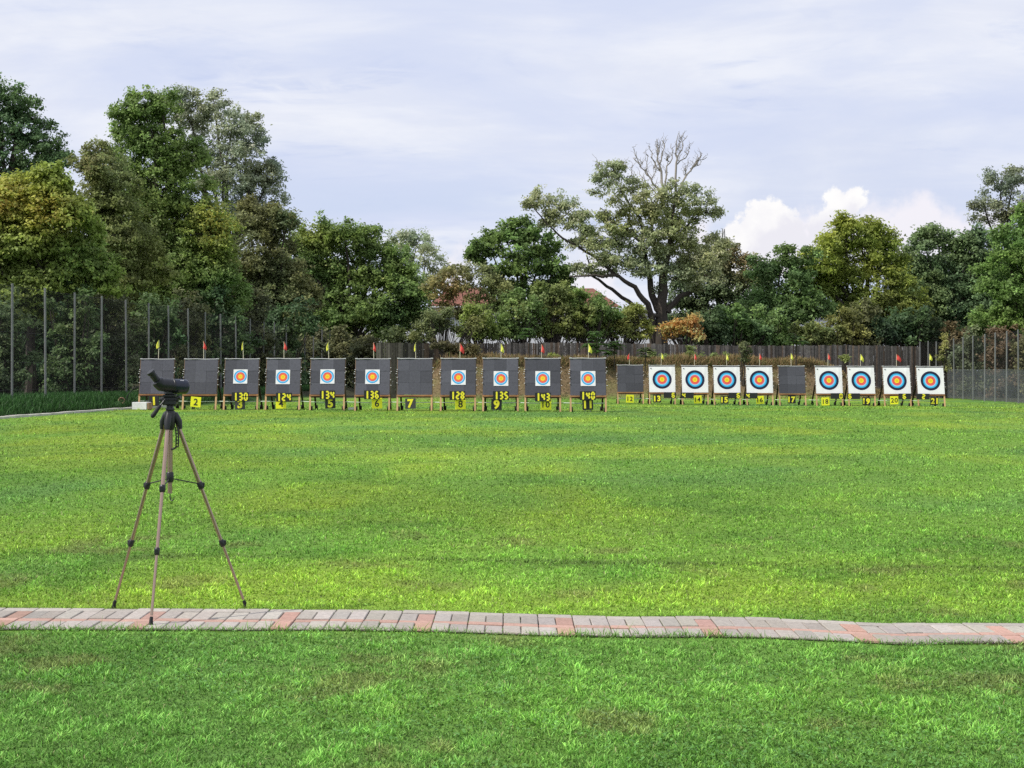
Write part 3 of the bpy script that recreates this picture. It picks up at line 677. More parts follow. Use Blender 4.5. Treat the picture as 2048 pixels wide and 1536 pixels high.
# young trees with fern-like leaves rising over the planks
def frond_plant(name, label, cat, px, py0, Y, hpx, wpx, n, col, group):
    s = Y / F; b = W(px, py0, Y)
    root = thing(name, label, cat, b, group)
    P, Nn, S, K = [], [], [], []
    mb = MB()
    H = hpx * s
    for k in range(n):
        z0 = H * random.uniform(.0, .82); az = random.uniform(0, 2 * math.pi); L = wpx * s * random.uniform(.55, 1.0) * (1.1 - .5 * z0 / H)
        d = Vector((math.cos(az), math.sin(az), 0)); pts = []
        for i in range(7):
            t = i / 6
            pts.append(Vector((0, 0, z0)) + d * L * t * (1 - .1 * t) + Vector((0, 0, 1)) * L * (.75 * t - .85 * t * t))
        mb.tube(pts, [.012 - .008 * i / 6 for i in range(7)], 4)
        light = math.exp(random.gauss(0, .25))
        side = Vector((-d.y, d.x, 0))
        for i in range(1, 13):
            t = i / 12; p = Vector((0, 0, z0)) + d * L * t * (1 - .1 * t) + Vector((0, 0, 1)) * L * (.75 * t - .85 * t * t)
            for sg in (-1, 1):
                ll = L * .30 * math.sin(math.pi * (.15 + .8 * t)) + .05
                P.append(p + side * sg * ll * .5 + d * ll * .2 - Vector((0, 0, ll * .12))); S.append((side * sg + d * .45 - Vector((0, 0, .25))) * ll); K.append(light)
    P = np.array([tuple(p) for p in P]); S = np.array([tuple(x) for x in S])
    nn = np.array((0, 0, 1.)) + rng.normal(0, .3, P.shape); wv = np.cross(nn, S); wv /= np.linalg.norm(wv, axis=1)[:, None]
    l = np.linalg.norm(S, axis=1)[:, None]
    V = np.stack([P - S / 2, P - wv * l * .17, P + S / 2, P + wv * l * .17], 1).reshape(-1, 3)
    C = np.repeat(np.array(col) * np.array(K)[:, None] * rng.uniform(.75, 1.3, (len(P), 1)), 4, 0)
    np_mesh('foliage', V, 4, 'leaf', C, root)
    mb.tube([(0, 0, -1.2), (.03, 0, H * .4), (0, .03, H * .85)], [.04, .03, .012], 6)
    mb.build('stem', 'bark', root, True)
    return root
GF = 'young fern-leaved trees along the planks'
fr = (.065, .135, .030)
frond_plant('sumac_plant', 'bright feathery young tree over the planks behind flag 11', 'plant', 1192, 708, 85.5, 52, 38, 34, fr, GF)
frond_plant('sumac_plant', 'feathery young tree right of flag 11 hiding the planks', 'plant', 1228, 712, 85.8, 36, 34, 26, fr, GF)
frond_plant('sumac_plant', 'low feathery plant on the bank left of flag 13', 'plant', 1290, 716, 86.4, 26, 26, 20, (.070, .110, .032), GF)
frond_plant('sumac_plant', 'feathery sprout drooping over the plank top left of flag 10', 'plant', 1058, 678, 84.6, 26, 28, 20, fr, GF)
frond_plant('sumac_plant', 'feathery sprout over the plank top between flags 16 and 17', 'plant', 1592, 690, 90.6, 26, 34, 22, (.060, .115, .030), GF)
shrub('orange_bush', 'orange leaved autumn bush at the foot of the old spreading tree', 'bush', [(1340, 668, 18), (1375, 662, 20), (1400, 672, 14), (1355, 650, 14), (1388, 640, 12)], 93, (.27, .125, .045), None, dens=2.0, ragged=.5, tint=[(1375, 665, 20, (.12, .11, .04), .5)])
shrub('ivy_patch', 'brown green creeper patch hanging over the planks behind flag 8', 'creeper', [(890, 692, 14), (915, 698, 16), (945, 700, 15), (900, 708, 14), (930, 712, 14), (870, 690, 10)], 83.6, (.045, .042, .020), 'creepers on the planks', dens=3, ragged=.4, leaf=.0018, cl=6)
shrub('ivy_patch', 'dark creeper clump on the planks left of flag 16', 'creeper', [(1490, 694, 10), (1492, 706, 11), (1486, 716, 9)], 88.0, (.040, .046, .020), 'creepers on the planks', dens=3, ragged=.4, leaf=.0018, cl=6)
shrub('ivy_patch', 'yellowish creeper column climbing where the right net begins', 'creeper', [(1888, 690, 6, 12), (1884, 712, 7, 14), (1892, 735, 6, 14), (1890, 675, 5, 8)], 91.2, (.12, .12, .045), 'creepers on the planks', dens=3, ragged=.4, leaf=.0016, cl=5)
for i, (px, py, r) in enumerate(((1330, 712, 10), (1352, 718, 9), (1382, 706, 11), (1395, 716, 9), (1432, 712, 8), (1455, 716, 9), (1305, 712, 10), (1690, 714, 7), (1105, 712, 9), (1245, 722, 8))):
    shrub('weed_plant', ['leafy weed behind flag 13', 'weed right of flag 13', 'tall leafy weed left of flag 14', 'weed right of flag 14', 'small weed left of flag 15', 'weed right of flag 15', 'weed clump between flags 12 and 13', 'weed clump between flags 18 and 19', 'dry weed right of flag 10', 'low weed left of flag 12'][i], 'weed',
          [(px, py, r, r * 1.2), (px + 4, py + 6, r * .8)], float(fence_y(W(px, py, 86).x)) - 1.2, (.085, .105, .035), 'weeds at the foot of the planks', dens=2, ragged=.5, leaf=.0018, cl=5)

# ------------------------------------------------------------------ fences
FZ = 3.0
root = thing('plank_fence', 'weathered grey wooden plank fence along the top of the earth bank', 'fence', (8, float(fence_y(8)), 1.8))
iv = Matrix.Translation(-Vector(root.location))
mb = MB(); x = -7.6
ang = math.atan(14 / 33)
while x < 26.6:
    w = random.uniform(.10, .17); y = float(fence_y(x)); a = ang if x > -6.3 else 0
    z0 = min(float(ground_z(x, y)), .8) - .3; top = FZ + .05 * math.sin(x * .35) + random.gauss(0, .02) - .05 * sst(10, 26, x)
    g = random.uniform(.06, .23) * (.55 + .45 * float(sst(-4, 2, x))); c = 1.12 * np.array((g, g * .90, g * .80)) * (np.array((1.1, .9, .75)) if random.random() < .2 else 1)  # planks darken towards the left end: tree shade painted into their colour
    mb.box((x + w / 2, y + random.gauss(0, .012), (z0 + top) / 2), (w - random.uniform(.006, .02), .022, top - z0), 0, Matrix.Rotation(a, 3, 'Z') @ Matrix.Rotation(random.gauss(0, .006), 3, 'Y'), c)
    x += w * math.cos(a)
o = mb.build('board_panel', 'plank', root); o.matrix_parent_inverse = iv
for zz in (FZ - .35, FZ - 1.2):
    mb = MB()
    mb.beam((-7.6, 84.06, zz), (-6.3, 84.06, zz), .05, .09); mb.beam((-6.28, 84.07, zz), (26.5, float(fence_y(26.5)) + .07, zz), .05, .09)
    o = mb.build('rail', 'wood_dark', root); o.matrix_parent_inverse = iv
def net_material(name, col, alpha):
    m, nt, bs = principled(name); N, L = nt.nodes, nt.links
    bs.inputs['Base Color'].default_value = (*col, 1); bs.inputs['Roughness'].default_value = .8
    tr = N.new('ShaderNodeBsdfTransparent'); mx = N.new('ShaderNodeMixShader')
    tc = N.new('ShaderNodeTexCoord'); no = N.new('ShaderNodeTexNoise'); no.inputs['Scale'].default_value = .6; L.new(tc.outputs['Object'], no.inputs['Vector'])
    mr = N.new('ShaderNodeMapRange'); mr.inputs['To Min'].default_value = alpha * .6; mr.inputs['To Max'].default_value = alpha * 1.4; L.new(no.outputs['Fac'], mr.inputs['Value'])
    L.new(mr.outputs['Result'], mx.inputs[0]); L.new(tr.outputs[0], mx.inputs[1]); L.new(bs.outputs[0], mx.inputs[2]); L.new(mx.outputs[0], N['Material Output'].inputs['Surface'])
    MATS[name] = m
net_material('net', (.04, .045, .04), .13)
net_material('net_low', (.17, .19, .21), .35)
def net_fence(label, pts, tops, low=None, wires=()):
    c = Vector(pts[len(pts) // 2]); root = thing('net_fence', label, 'fence', c)
    iv = Matrix.Translation(-c)
    for p, t in zip(pts, tops):
        mb = MB(); mb.tube([(p[0], p[1], p[2] - .3), (p[0] + random.gauss(0, .015), p[1], t)], .040, 8)
        o = mb.build('post', 'galv', root, True); o.matrix_parent_inverse = iv
    mb = MB()
    for i in range(len(pts) - 1):
        p, q = pts[i], pts[i + 1]
        mb.add([(p[0], p[1] + .06, p[2] + .02), (q[0], q[1] + .06, q[2] + .02), (q[0], q[1] + .06, tops[i + 1] - .08), (p[0], p[1] + .06, tops[i] - .08)], [(0, 1, 2, 3)])
    o = mb.build('net', 'net', root); o.matrix_parent_inverse = iv
    if low:
        mb = MB()
        for i in range(len(pts) - 1):
            p, q = pts[i], pts[i + 1]
            mb.add([(p[0], p[1] + .1, p[2] + .02), (q[0], q[1] + .1, q[2] + .02), (q[0], q[1] + .1, q[2] + low), (p[0], p[1] + .1, p[2] + low)], [(0, 1, 2, 3)])
        o = mb.build('lower_net', 'net_low', root); o.matrix_parent_inverse = iv
    for f in wires:
        mb = MB(); P = []
        for i in range(len(pts)):
            z = pts[i][2] + (tops[i] - pts[i][2]) * f; P.append((pts[i][0], pts[i][1] - .05, z))
            if i < len(pts) - 1:
                q = pts[i + 1]; P.append(((pts[i][0] + q[0]) / 2, (pts[i][1] + q[1]) / 2 - .05, (z + q[2] + (tops[i + 1] - q[2]) * f) / 2 - .03))
        mb.tube(P, .0055, 4); o = mb.build('wire', 'rubber', root); o.matrix_parent_inverse = iv
LP = [(-45, 556), (24, 567), (91, 576), (149, 585), (203, 592), (253, 600), (298, 606), (337, 611), (377, 617), (410, 624), (442, 628), (472, 633), (500, 637), (527, 641), (549, 645), (572, 650), (592, 654), (610, 656), (627, 657), (644, 659), (660, 661), (678, 663)]
pts, tops = [], []
for px, py in LP:
    u = (px - CX) / F; Y = (-17 - .055 * 51) / (u - .055)
    X = u * Y; pts.append((X, Y, float(ground_z(X, Y)))); tops.append(EYE - (py - HY) / F * Y)
net_fence('long tall net fence on grey steel posts along the left side of the lawn', pts, tops, None, (.98, .35, .12, .6))
RP = [(1840, 683), (1856, 682), (1872, 683), (1890, 680), (1908, 677), (1926, 674), (1946, 671), (1969, 668), (1990, 665), (2013, 662), (2037, 659), (2064, 656), (2092, 653)]
pts, tops = [], []
for px, py in RP:
    X = 26.4; Y = X * F / (px - CX); pts.append((X, Y, float(ground_z(X, Y)) + .02)); tops.append(EYE - (py - HY) / F * Y)
net_fence('shorter net fence on pale posts at the right side behind lane 21', pts, tops, 1.75, (.98, .45, .3, .15))

# ------------------------------------------------------------------ buildings beyond the trees and the far mast
hall = thing('white_hall', 'long low white hall glimpsed through the trees behind the planks', 'building', (10, 132, 0))
mb = MB(); mb.box((10, 138, 3.0), (52, 12, 6.2)); w_ = mb.build('wall', 'wall_white', hall); w_.matrix_parent_inverse = Matrix.Translation((-10, -132, 0))
mb = MB(); mb.box((10, 138, 6.28), (52.6, 12.6, .3)); w_ = mb.build('roof', 'roof_grey', hall); w_.matrix_parent_inverse = Matrix.Translation((-10, -132, 0))
def house(label, px0, px1, y_eave, y_ridge, Y, depth=9):
    x0 = (px0 - CX) / F * Y; x1 = (px1 - CX) / F * Y; ze = EYE - (y_eave - HY) / F * Y; zr = EYE - (y_ridge - HY) / F * Y
    cx = (x0 + x1) / 2; root = thing('house', label, 'house', (cx, Y, 0)); w2 = (x1 - x0) / 2
    mb = MB(); mb.box((0, depth / 2, ze / 2 - .1), (w2 * 2 - .8, depth - .8, ze)); mb.build('wall', 'wall_cream', root)
    mb = MB(); r = min(w2 * .55, depth / 2)
    vs = [(-w2, 0, ze), (w2, 0, ze), (w2, depth, ze), (-w2, depth, ze), (-w2 + r, depth / 2, zr), (w2 - r, depth / 2, zr), (-w2, 0, ze - .12), (w2, 0, ze - .12), (w2, depth, ze - .12), (-w2, depth, ze - .12)]
    mb.add(vs, [(0, 1, 5, 4), (1, 2, 5), (2, 3, 4, 5), (3, 0, 4), (0, 6, 7, 1), (1, 7, 8, 2), (2, 8, 9, 3), (3, 9, 6, 0), (6, 9, 8, 7)]); rf = mb.build('roof', 'roof_tile', root)
    mb = MB(); mb.box((-w2 * .3, depth * .4, zr + .2), (.7, .7, 1.6)); mb.build('chimney', 'wall_cream', rf)
    mb = MB(); mb.box((0, -.06, ze - .2), (w2 * 2 + .05, .12, .14)); mb.build('gutter', 'trim_white', root)
    for i in range(3):
        mb = MB(); mb.box((-w2 * .6 + i * w2 * .6, .38, ze - 1.7), (1.1, .06, 1.4)); f = mb.build('window', 'trim_white', root)
        mb = MB(); mb.box((-w2 * .6 + i * w2 * .6, .345, ze - 1.7), (.9, .03, 1.2)); mb.build('pane', 'glass_dark', f)
house('cream house with red tiled roof left of the old spreading tree', 1062, 1240, 612, 572, 158)
house('red roofed house mostly hidden behind the thin brownish tree', 855, 1005, 610, 570, 165)
mast = thing('lattice_mast', 'distant grey lattice power mast rising beside the white cloud', 'mast', (W(1447, 738, 420).x, 420, 0))
mb = MB(); Hm = EYE + (738 - 458) / F * 420
for sx, sy in ((-1, -1), (1, -1), (1, 1), (-1, 1)):
    mb.tube([(sx * 2.2, sy * 2.2, 0), (sx * .25, sy * .25, Hm)], .10, 5)
for i in range(14):
    z = Hm * i / 14; z2 = Hm * (i + 1) / 14; a = 2.2 - 1.95 * i / 14; a2 = 2.2 - 1.95 * (i + 1) / 14
    for s_ in (-1, 1):
        mb.tube([(-a, s_ * a, z), (a2, s_ * a2, z2)], .06, 4); mb.tube([(s_ * a, -a, z), (s_ * a2, a2, z2)], .06, 4)
mb.build('lattice', 'galv', mast)
for z in (Hm - 3, Hm - 8):
    mb = MB(); mb.tube([(-3.2, 0, z), (3.2, 0, z)], .09, 5); mb.build('crossarm', 'galv', mast)

# ------------------------------------------------------------------ target stands
TAN = math.tan(R(13)); HW = .62
def front(z, off=0.):      # y of the mat's front plane at height z
    return (z - .58) * TAN - off
stand = thing('target_stand', 'x', 'target stand', (0, 0, 0), 'target stands')
mb = MB()
ztop, zbot = 1.86, .58
for i in range(3):
    for j in range(3):
        x0 = -HW + i * 2 * HW / 3 + .0015; x1 = -HW + (i + 1) * 2 * HW / 3 - .0015
        za = zbot + j * (ztop - zbot) / 3 + .0015; zb_ = zbot + (j + 1) * (ztop - zbot) / 3 - .0015
        g = random.choice((.080, .088, .095, .104)); p = random.uniform(0, .008)
        c = (g, g * 1.01, g * 1.22)
        f0, f1 = front(za) - p, front(zb_) - p
        vs = [(x0, f0, za), (x1, f0, za), (x1, f1, zb_), (x0, f1, zb_), (x0, f0 + .17, za), (x1, f0 + .17, za), (x1, f1 + .17, zb_), (x0, f1 + .17, zb_)]
        mb.add(vs, [(0, 1, 2, 3), (5, 4, 7, 6), (4, 5, 1, 0), (3, 2, 6, 7), (4, 0, 3, 7), (1, 5, 6, 2)], 0, c)
mb.add([(-HW, front(zbot) + .012, zbot), (HW, front(zbot) + .012, zbot), (HW, front(ztop) + .012, ztop), (-HW, front(ztop) + .012, ztop)], [(0, 1, 2, 3)], 0, (.05, .05, .058))
mb.build('foam_mat', 'foam', stand)
for s in (-1, 1):
    mb = MB(); mb.beam((s * .612, front(0) + .02, 0), (s * .612, front(.57) + .02, .57), .062, .05); mb.build('leg', 'wood_pale', stand)
    mb = MB(); mb.beam((s * .618, front(.57) + .05, .572), (s * .618, front(1.9) + .05, 1.9), .045, .05); mb.build('side_rail', 'rail_wood', stand)
    mb = MB(); mb.beam((s * .55, front(1.3) + .2, 1.3), (s * .57, 1.35, 0), .06, .07); mb.build('rear_leg', 'wood_dark', stand)
    for y, x in ((front(0) + .13, s * .56), (1.25, s * .52)):
        mb = MB(); mb.tube([(x - .025, y, .08), (x + .025, y, .08)], .08, 14); mb.build('wheel', 'rubber', stand, True)
    mb = MB(); mb.box((s * .60, front(1.88), 1.885), (.09, .07, .035)); mb.build('clip', 'pale_cloth', stand)
mb = MB(); mb.box((0, front(.55) + .0, .545), (1.27, .075, .05)); mb.build('ledge', 'wood', stand)
mb = MB(); mb.box((0, front(.3) + .06, .50), (1.16, .03, .05)); mb.build('crossbar', 'wood_dark', stand)
mb = MB(); mb.box((0, front(1.85) + .20, 1.80), (1.3, .05, .09)); mb.build('top_rail', 'wood_dark', stand)
mb = MB(); mb.tube([(-.6, front(1.87), 1.872), (-.2, front(1.87) - .02, 1.882), (.1, front(1.87), 1.869), (.58, front(1.87), 1.876)], .012, 5); mb.build('top_strap', 'pale_cloth', stand)
for k, (s, z) in enumerate(((-1, 1.48), (-1, 1.41), (-1, 1.33), (-1, 1.2), (1, 1.55), (1, 1.42), (1, 1.36), (1, 1.12), (1, .92), (-1, 1.0))):
    mb = MB(); mb.box((s * (.635 + .03 * ((k * 7) % 3) / 2), front(z) - .02, z), (.038, .05, .022), bev=.006); mb.build('pin', 'white_paint', stand)

near_c = [(281, 352.5, 275, 347), (369, 440, 363.5, 432), (449, 520, 446, 518), (532, 603.5, 529, 602), (621, 692, 618.5, 690), (711, 782, 708, 780.5), (795, 866, 794, 864), (883, 953.5, 880, 949), (966, 1037, 965, 1036), (1050, 1120, 1050.5, 1121), (1142, 1212, 1140.5, 1209)]
far_c = [(1234, 1287, 1234.5, 1286), (1297, 1350, 1298, 1350.5), (1363, 1415.5, 1363.5, 1416), (1427, 1480, 1427.5, 1479), (1492, 1545, 1492, 1545), (1556, 1610.5, 1557.5, 1611), (1630, 1684, 1630.5, 1685), (1694, 1749, 1695, 1750), (1765, 1820, 1766.5, 1821), (1832, 1888, 1833.5, 1888.5)]
look = {1: 'bare dark mat, leftmost of all, behind the spotting scope', 2: 'bare tilted looking mat behind the yellow plate 2', 7: 'bare mat behind the grey plate 7', 12: 'bare mat, leftmost of the far row', 17: 'bare mat between large paper targets in the far row'}
LANE = {}
for n in range(1, 22):
    c = near_c[n - 1] if n <= 11 else far_c[n - 12]
    Y = 55.8 - .35 * (n - 1) if n <= 11 else 72.5 - (n - 12) * .277
    X = (sum(c) / 4 - CX) / F * (Y + .15)
    z = float(ground_z(X, Y))
    lab = f'wooden target stand with {look[n]}' if n in look else (f'wooden target stand holding the small paper face of lane {n}, behind plate {n}' if n <= 11 else f'far row target stand behind the large paper face of lane {n}')
    grp = 'target stands in the nearer row' if n <= 11 else 'target stands in the far row'
    if n == 1:
        o = stand; o.location = (X, Y, z); o['label'] = lab; o['group'] = grp
    else:
        o = dup(stand, (X, Y, z), lab, grp)
    o.rotation_euler = (0, 0, R({1: 1.5, 2: -1.5, 8: -1.2}.get(n, random.uniform(-.5, .5))))
    LANE[n] = (X, Y, z)
    # individually worn mats: other tile greys on every stand
    if n > 1:
        for ch in o.children:
            if ch.name.startswith('foam_mat'):
                ch.data = ch.data.copy(); a = ch.data.color_attributes['Col']
                buf = np.zeros(len(ch.data.vertices) * 4, np.float32); a.data.foreach_get('color', buf); buf = buf.reshape(-1, 4)
                dn = .072 if n in (10, 12, 17) else .088
                for t in range(9):
                    g = dn * random.choice((.85, .95, 1.0, 1.1, 1.22)); buf[t * 8:t * 8 + 8, :3] = (g, g * 1.01, g * 1.22)
                a.data.foreach_set('color', buf.ravel())

def sheet(name, w, h, matname, amp, seed, n=28):
    me = bpy.data.meshes.new(name); g = np.linspace(-.5, .5, n + 1); A, B = np.meshgrid(g, g, indexing='ij')
    x = A * w; z = B * h
    d = -amp * (fbm(A * 5 + seed * 3.1 + 2 * B, B * 2.2 + seed - 1.5 * A + 30, 3) - .2) - amp * .6 * np.exp(-((A - .33 - .1 * B) / .05) ** 2) * (B > .1) - amp * .5 * np.exp(-((A + B - .72) / .05) ** 2)
    V = np.stack([x, d, z], -1).reshape(-1, 3); ix = np.arange((n + 1) ** 2).reshape(n + 1, n + 1)
    fcs = np.stack([ix[:-1, :-1], ix[1:, :-1], ix[1:, 1:], ix[:-1, 1:]], -1).reshape(-1, 4)
    me.from_pydata(V.tolist(), [], fcs.tolist()); me.materials.append(MATS[matname]); me.polygons.foreach_set('use_smooth', [True] * len(fcs)); me.update()
    o = bpy.data.objects.new(name, me); COL.objects.link(o); return o
small = {3: (481, 753), 4: (566, 754), 5: (655, 753), 6: (745, 753.5), 8: (917, 755), 9: (1002, 757), 10: (1085.5, 757), 11: (1176, 757)}
for n, (px, py) in small.items():
    X, Y, z = LANE[n]; p = W(px, py, Y + .15); zl_ = p.z - z
    o = sheet('paper_target', .52, .52 / math.cos(R(13)), 'face_small', .006, n)
    o.location = (p.x, Y + front(zl_) - .016, p.z); o.rotation_euler = (R(-13), 0, R(random.uniform(-1, 1)))
    tag(o, f'small square paper target face with blue, red and gold rings in lane {n}', 'target face', 'small paper target faces')
for n in (13, 14, 15, 16, 18, 19, 20, 21):
    X, Y, z = LANE[n]
    o = sheet('paper_target', 1.255, 1.26, 'face_large', .016, n)
    zc = 1.20; o.location = (X + .005, Y + front(zc) - .022, z + zc); o.rotation_euler = (R(-13), 0, 0)
    tag(o, f'large white paper target face with black, blue, red and gold rings in lane {n}', 'target face', 'large paper target faces')
    # small printed mark in the upper left corner
    mb = MB(); mb.add([(-.03, 0, -.02), (.03, 0, -.02), (.03, 0, .02), (-.03, 0, .02)], [(0, 1, 2, 3)]); mk = mb.build('printed_mark', 'plate_black', o); mk.location = (-.53, -.022, .545)

# ------------------------------------------------------------------ numerals
def text_mesh(txt, size, bold=.045):
    cu = bpy.data.curves.new('t', 'FONT'); cu.body = txt; cu.size = size; cu.offset = size * bold; cu.align_x = 'CENTER'; cu.align_y = 'CENTER'; cu.resolution_u = 4; cu.space_character = 1.12
    ob = bpy.data.objects.new('t', cu); COL.objects.link(ob); bpy.context.view_layer.update()
    m = bpy.data.meshes.new_from_object(ob.evaluated_get(bpy.context.evaluated_depsgraph_get()))
    vs = [v.co.copy() for v in m.vertices]; fs = [tuple(p.vertices) for p in m.polygons]
    bpy.data.objects.remove(ob); bpy.data.curves.remove(cu); bpy.data.meshes.remove(m)
    xs_ = [v.x for v in vs]; ys_ = [v.y for v in vs]; cx, cy = (min(xs_) + max(xs_)) / 2, (min(ys_) + max(ys_)) / 2
    return [(v.x - cx, v.y - cy) for v in vs], fs
plates = {1: (308, 802, 'k'), 2: (391.5, 804, 'y'), 3: (480, 808, 'g'), 4: (562, 807, 'y'), 5: (660.5, 806.5, 'k'), 6: (754, 806.5, 'y'), 7: (821, 807, 'g'), 8: (921, 808, 'y'), 9: (993, 809, 'k'), 10: (1092, 809, 'y'), 11: (1175.5, 809, 'k'),
          12: (1260, 797.5, 'y'), 13: (1314.5, 797, 'k'), 14: (1395.5, 799, 'y'), 15: (1449, 799.5, 'k'), 16: (1520, 800, 'y'), 17: (1583.5, 799, 'k'), 18: (1651, 803, 'y'), 19: (1733, 802.5, 'k'), 20: (1788.5, 800.5, 'y'), 21: (1868.5, 802, 'k')}
cn = {'y': 'yellow', 'k': 'black', 'g': 'dark grey'}
for n, (px, py, cl_) in plates.items():
    X, Y, z = LANE[n]; Yp = Y - .25; p = W(px, py, Yp); zg = float(ground_z(p.x, Yp))
    root = thing('number_plate', f'{cn[cl_]} lane plate reading {n} in {"black" if cl_ == "y" else "yellow"} on pegs in the grass', 'number plate', (p.x, Yp, zg), 'lane number plates')
    root.rotation_euler = (0, 0, R(random.uniform(-6, 6)))
    S = .375; zc = p.z - zg; tilt = Matrix.Rotation(R({2: 5, 1: -3, 16: -4, 18: -2}.get(n, random.uniform(-2, 2))), 3, 'Y')
    mb = MB(); mb.box((0, 0, zc), (S, .012, S), 0, tilt, bev=.004)
    tv, tf = text_mesh(str(n), (.40 if n < 10 else .35) * (.86 if cl_ == 'y' else 1), .015 if cl_ == 'y' else .045)
    mb.add([tilt @ Vector((a, -.011, b_)) + Vector((0, 0, zc)) for a, b_ in tv], tf, 1)
    mb.build('panel', ['plate_yellow' if cl_ == 'y' else 'plate_black' if cl_ == 'k' else 'plate_grey', 'plate_black' if cl_ == 'y' else 'digit_yellow'], root)
    for s in (-1, 1):
        mb = MB(); mb.tube([(s * .10, .014, -.1), (s * .10, .014, zc + .1)], .007, 6); mb.build('peg', 'steel', root)
SEG = {'0': 'abcdef', '1': 'bc', '2': 'abged', '3': 'abgcd', '4': 'fgbc', '5': 'afgcd', '6': 'afgedc', '8': 'abcdefg'}
def seg_digit(mb, ch, x, z, w, h, t, y, mi):
    def hseg(zz): mb.add([(x + a, y, zz + b_) for a, b_ in ((-w / 2 + t * .3, 0), (-w / 2 + t * .8, -t / 2), (w / 2 - t * .8, -t / 2), (w / 2 - t * .3, 0), (w / 2 - t * .8, t / 2), (-w / 2 + t * .8, t / 2))], [(0, 1, 2, 3, 4, 5)], mi)
    def vseg(xx, z0, z1): mb.add([(x + xx + a, y, b_) for a, b_ in ((0, z0), (t / 2, z0 + t * .45), (t / 2, z1 - t * .45), (0, z1), (-t / 2, z1 - t * .45), (-t / 2, z0 + t * .45))], [(0, 1, 2, 3, 4, 5)], mi)
    e = w / 2 - t / 2; hh = h / 2 - t / 2
    if ch == '1': mb.add([(x + a, y, z + b_) for a, b_ in ((-t / 2, -h / 2 + t * .3), (0, -h / 2), (t / 2, -h / 2 + t * .3), (t / 2, h / 2 - t * .3), (0, h / 2), (-t / 2, h / 2 - t * .3))], [(0, 1, 2, 3, 4, 5)], mi); return
    for s in SEG[ch]:
        if s == 'a': hseg(z + hh)
        if s == 'g': hseg(z)
        if s == 'd': hseg(z - hh)
        if s == 'f': vseg(-e, z + .004, z + hh)
        if s == 'b': vseg(e, z + .004, z + hh)
        if s == 'e': vseg(-e, z - hh, z - .004)
        if s == 'c': vseg(e, z - hh, z - .004)
scores = {3: ('130', 463.5, 497.5, 470.5, 496, 793.3), 4: ('124', 552, 584, 557, 582, 794.4), 5: ('134', 639.5, 670.5, 644, 669, 789.7), 6: ('136', 728, 759.5, 733.5, 757.7, 789.6), 8: ('128', 899, 930.5, 905, 929, 791), 9: ('135', 986, 1018, 992, 1016.5, 791), 10: ('143', 1070, 1101.5, 1075.6, 1100, 794), 11: ('140', 1159.5, 1191.5, 1165, 1190, 791.3)}
for n, (txt, a0, a1, d0, d1, py) in scores.items():
    X, Y, z = LANE[n]; Yp = Y - .36; p = W((a0 + a1) / 2, py, Yp); s = Yp / F
    mb = MB(); w_ = (a1 - a0) * s; h = 18 * s
    mb.box((0, 0, 0), (w_, .03, h), 0, bev=.006)
    x0 = ((d0 + d1) / 2 - (a0 + a1) / 2) * s; dw = (d1 - d0) * s
    cell = dw / 2.65
    for i, ch in enumerate(txt):
        xx = x0 - dw / 2 + (cell * .15 if i == 0 else cell * .65 + cell * .5 + (i - 1) * cell * 1.05)
        seg_digit(mb, ch, xx if ch != '1' else xx - .0, 0, cell * .88 if ch != '1' else cell * .5, 16 * s, .060, -.019, 1)
    o = mb.build('scoreboard', ['plate_black', 'digit_yellow']); o.location = p
    tag(o, f'black flip score board showing {txt} in yellow, hung on the stand of lane {n}', 'scoreboard', 'score boards showing three digits')
fscores = {13: ('6', 1327.5, 1352, 1346.5), 14: ('4', 1362, 1387.5, 1367.5), 15: ('6', 1457, 1481, 1476.5), 16: ('4', 1490.5, 1515, 1495.8), 18: ('0', 1661.5, 1688, 1681.8), 19: ('6', 1694.5, 1720, 1699.7), 20: ('6', 1797, 1822, 1808.5), 21: ('2', 1833, 1859, 1847)}
for n, (txt, a0, a1, dx) in fscores.items():
    X, Y, z = LANE[n]; Yp = Y - .36; p = W((a0 + a1) / 2, 790.3 + (n - 13) * .35, Yp); s = Yp / F
    mb = MB(); mb.box((0, 0, 0), ((a1 - a0) * s, .03, 11.5 * s), 0, bev=.006)
    seg_digit(mb, txt, (dx - (a0 + a1) / 2) * s, 0, 7.0 * s, 10.6 * s, .062, -.019, 1)
    o = mb.build('scoreboard', ['plate_black', 'digit_yellow']); o.location = p
    tag(o, f'dark score board showing a single {txt}, hung under the large face of lane {n}', 'scoreboard', 'score boards showing one digit')

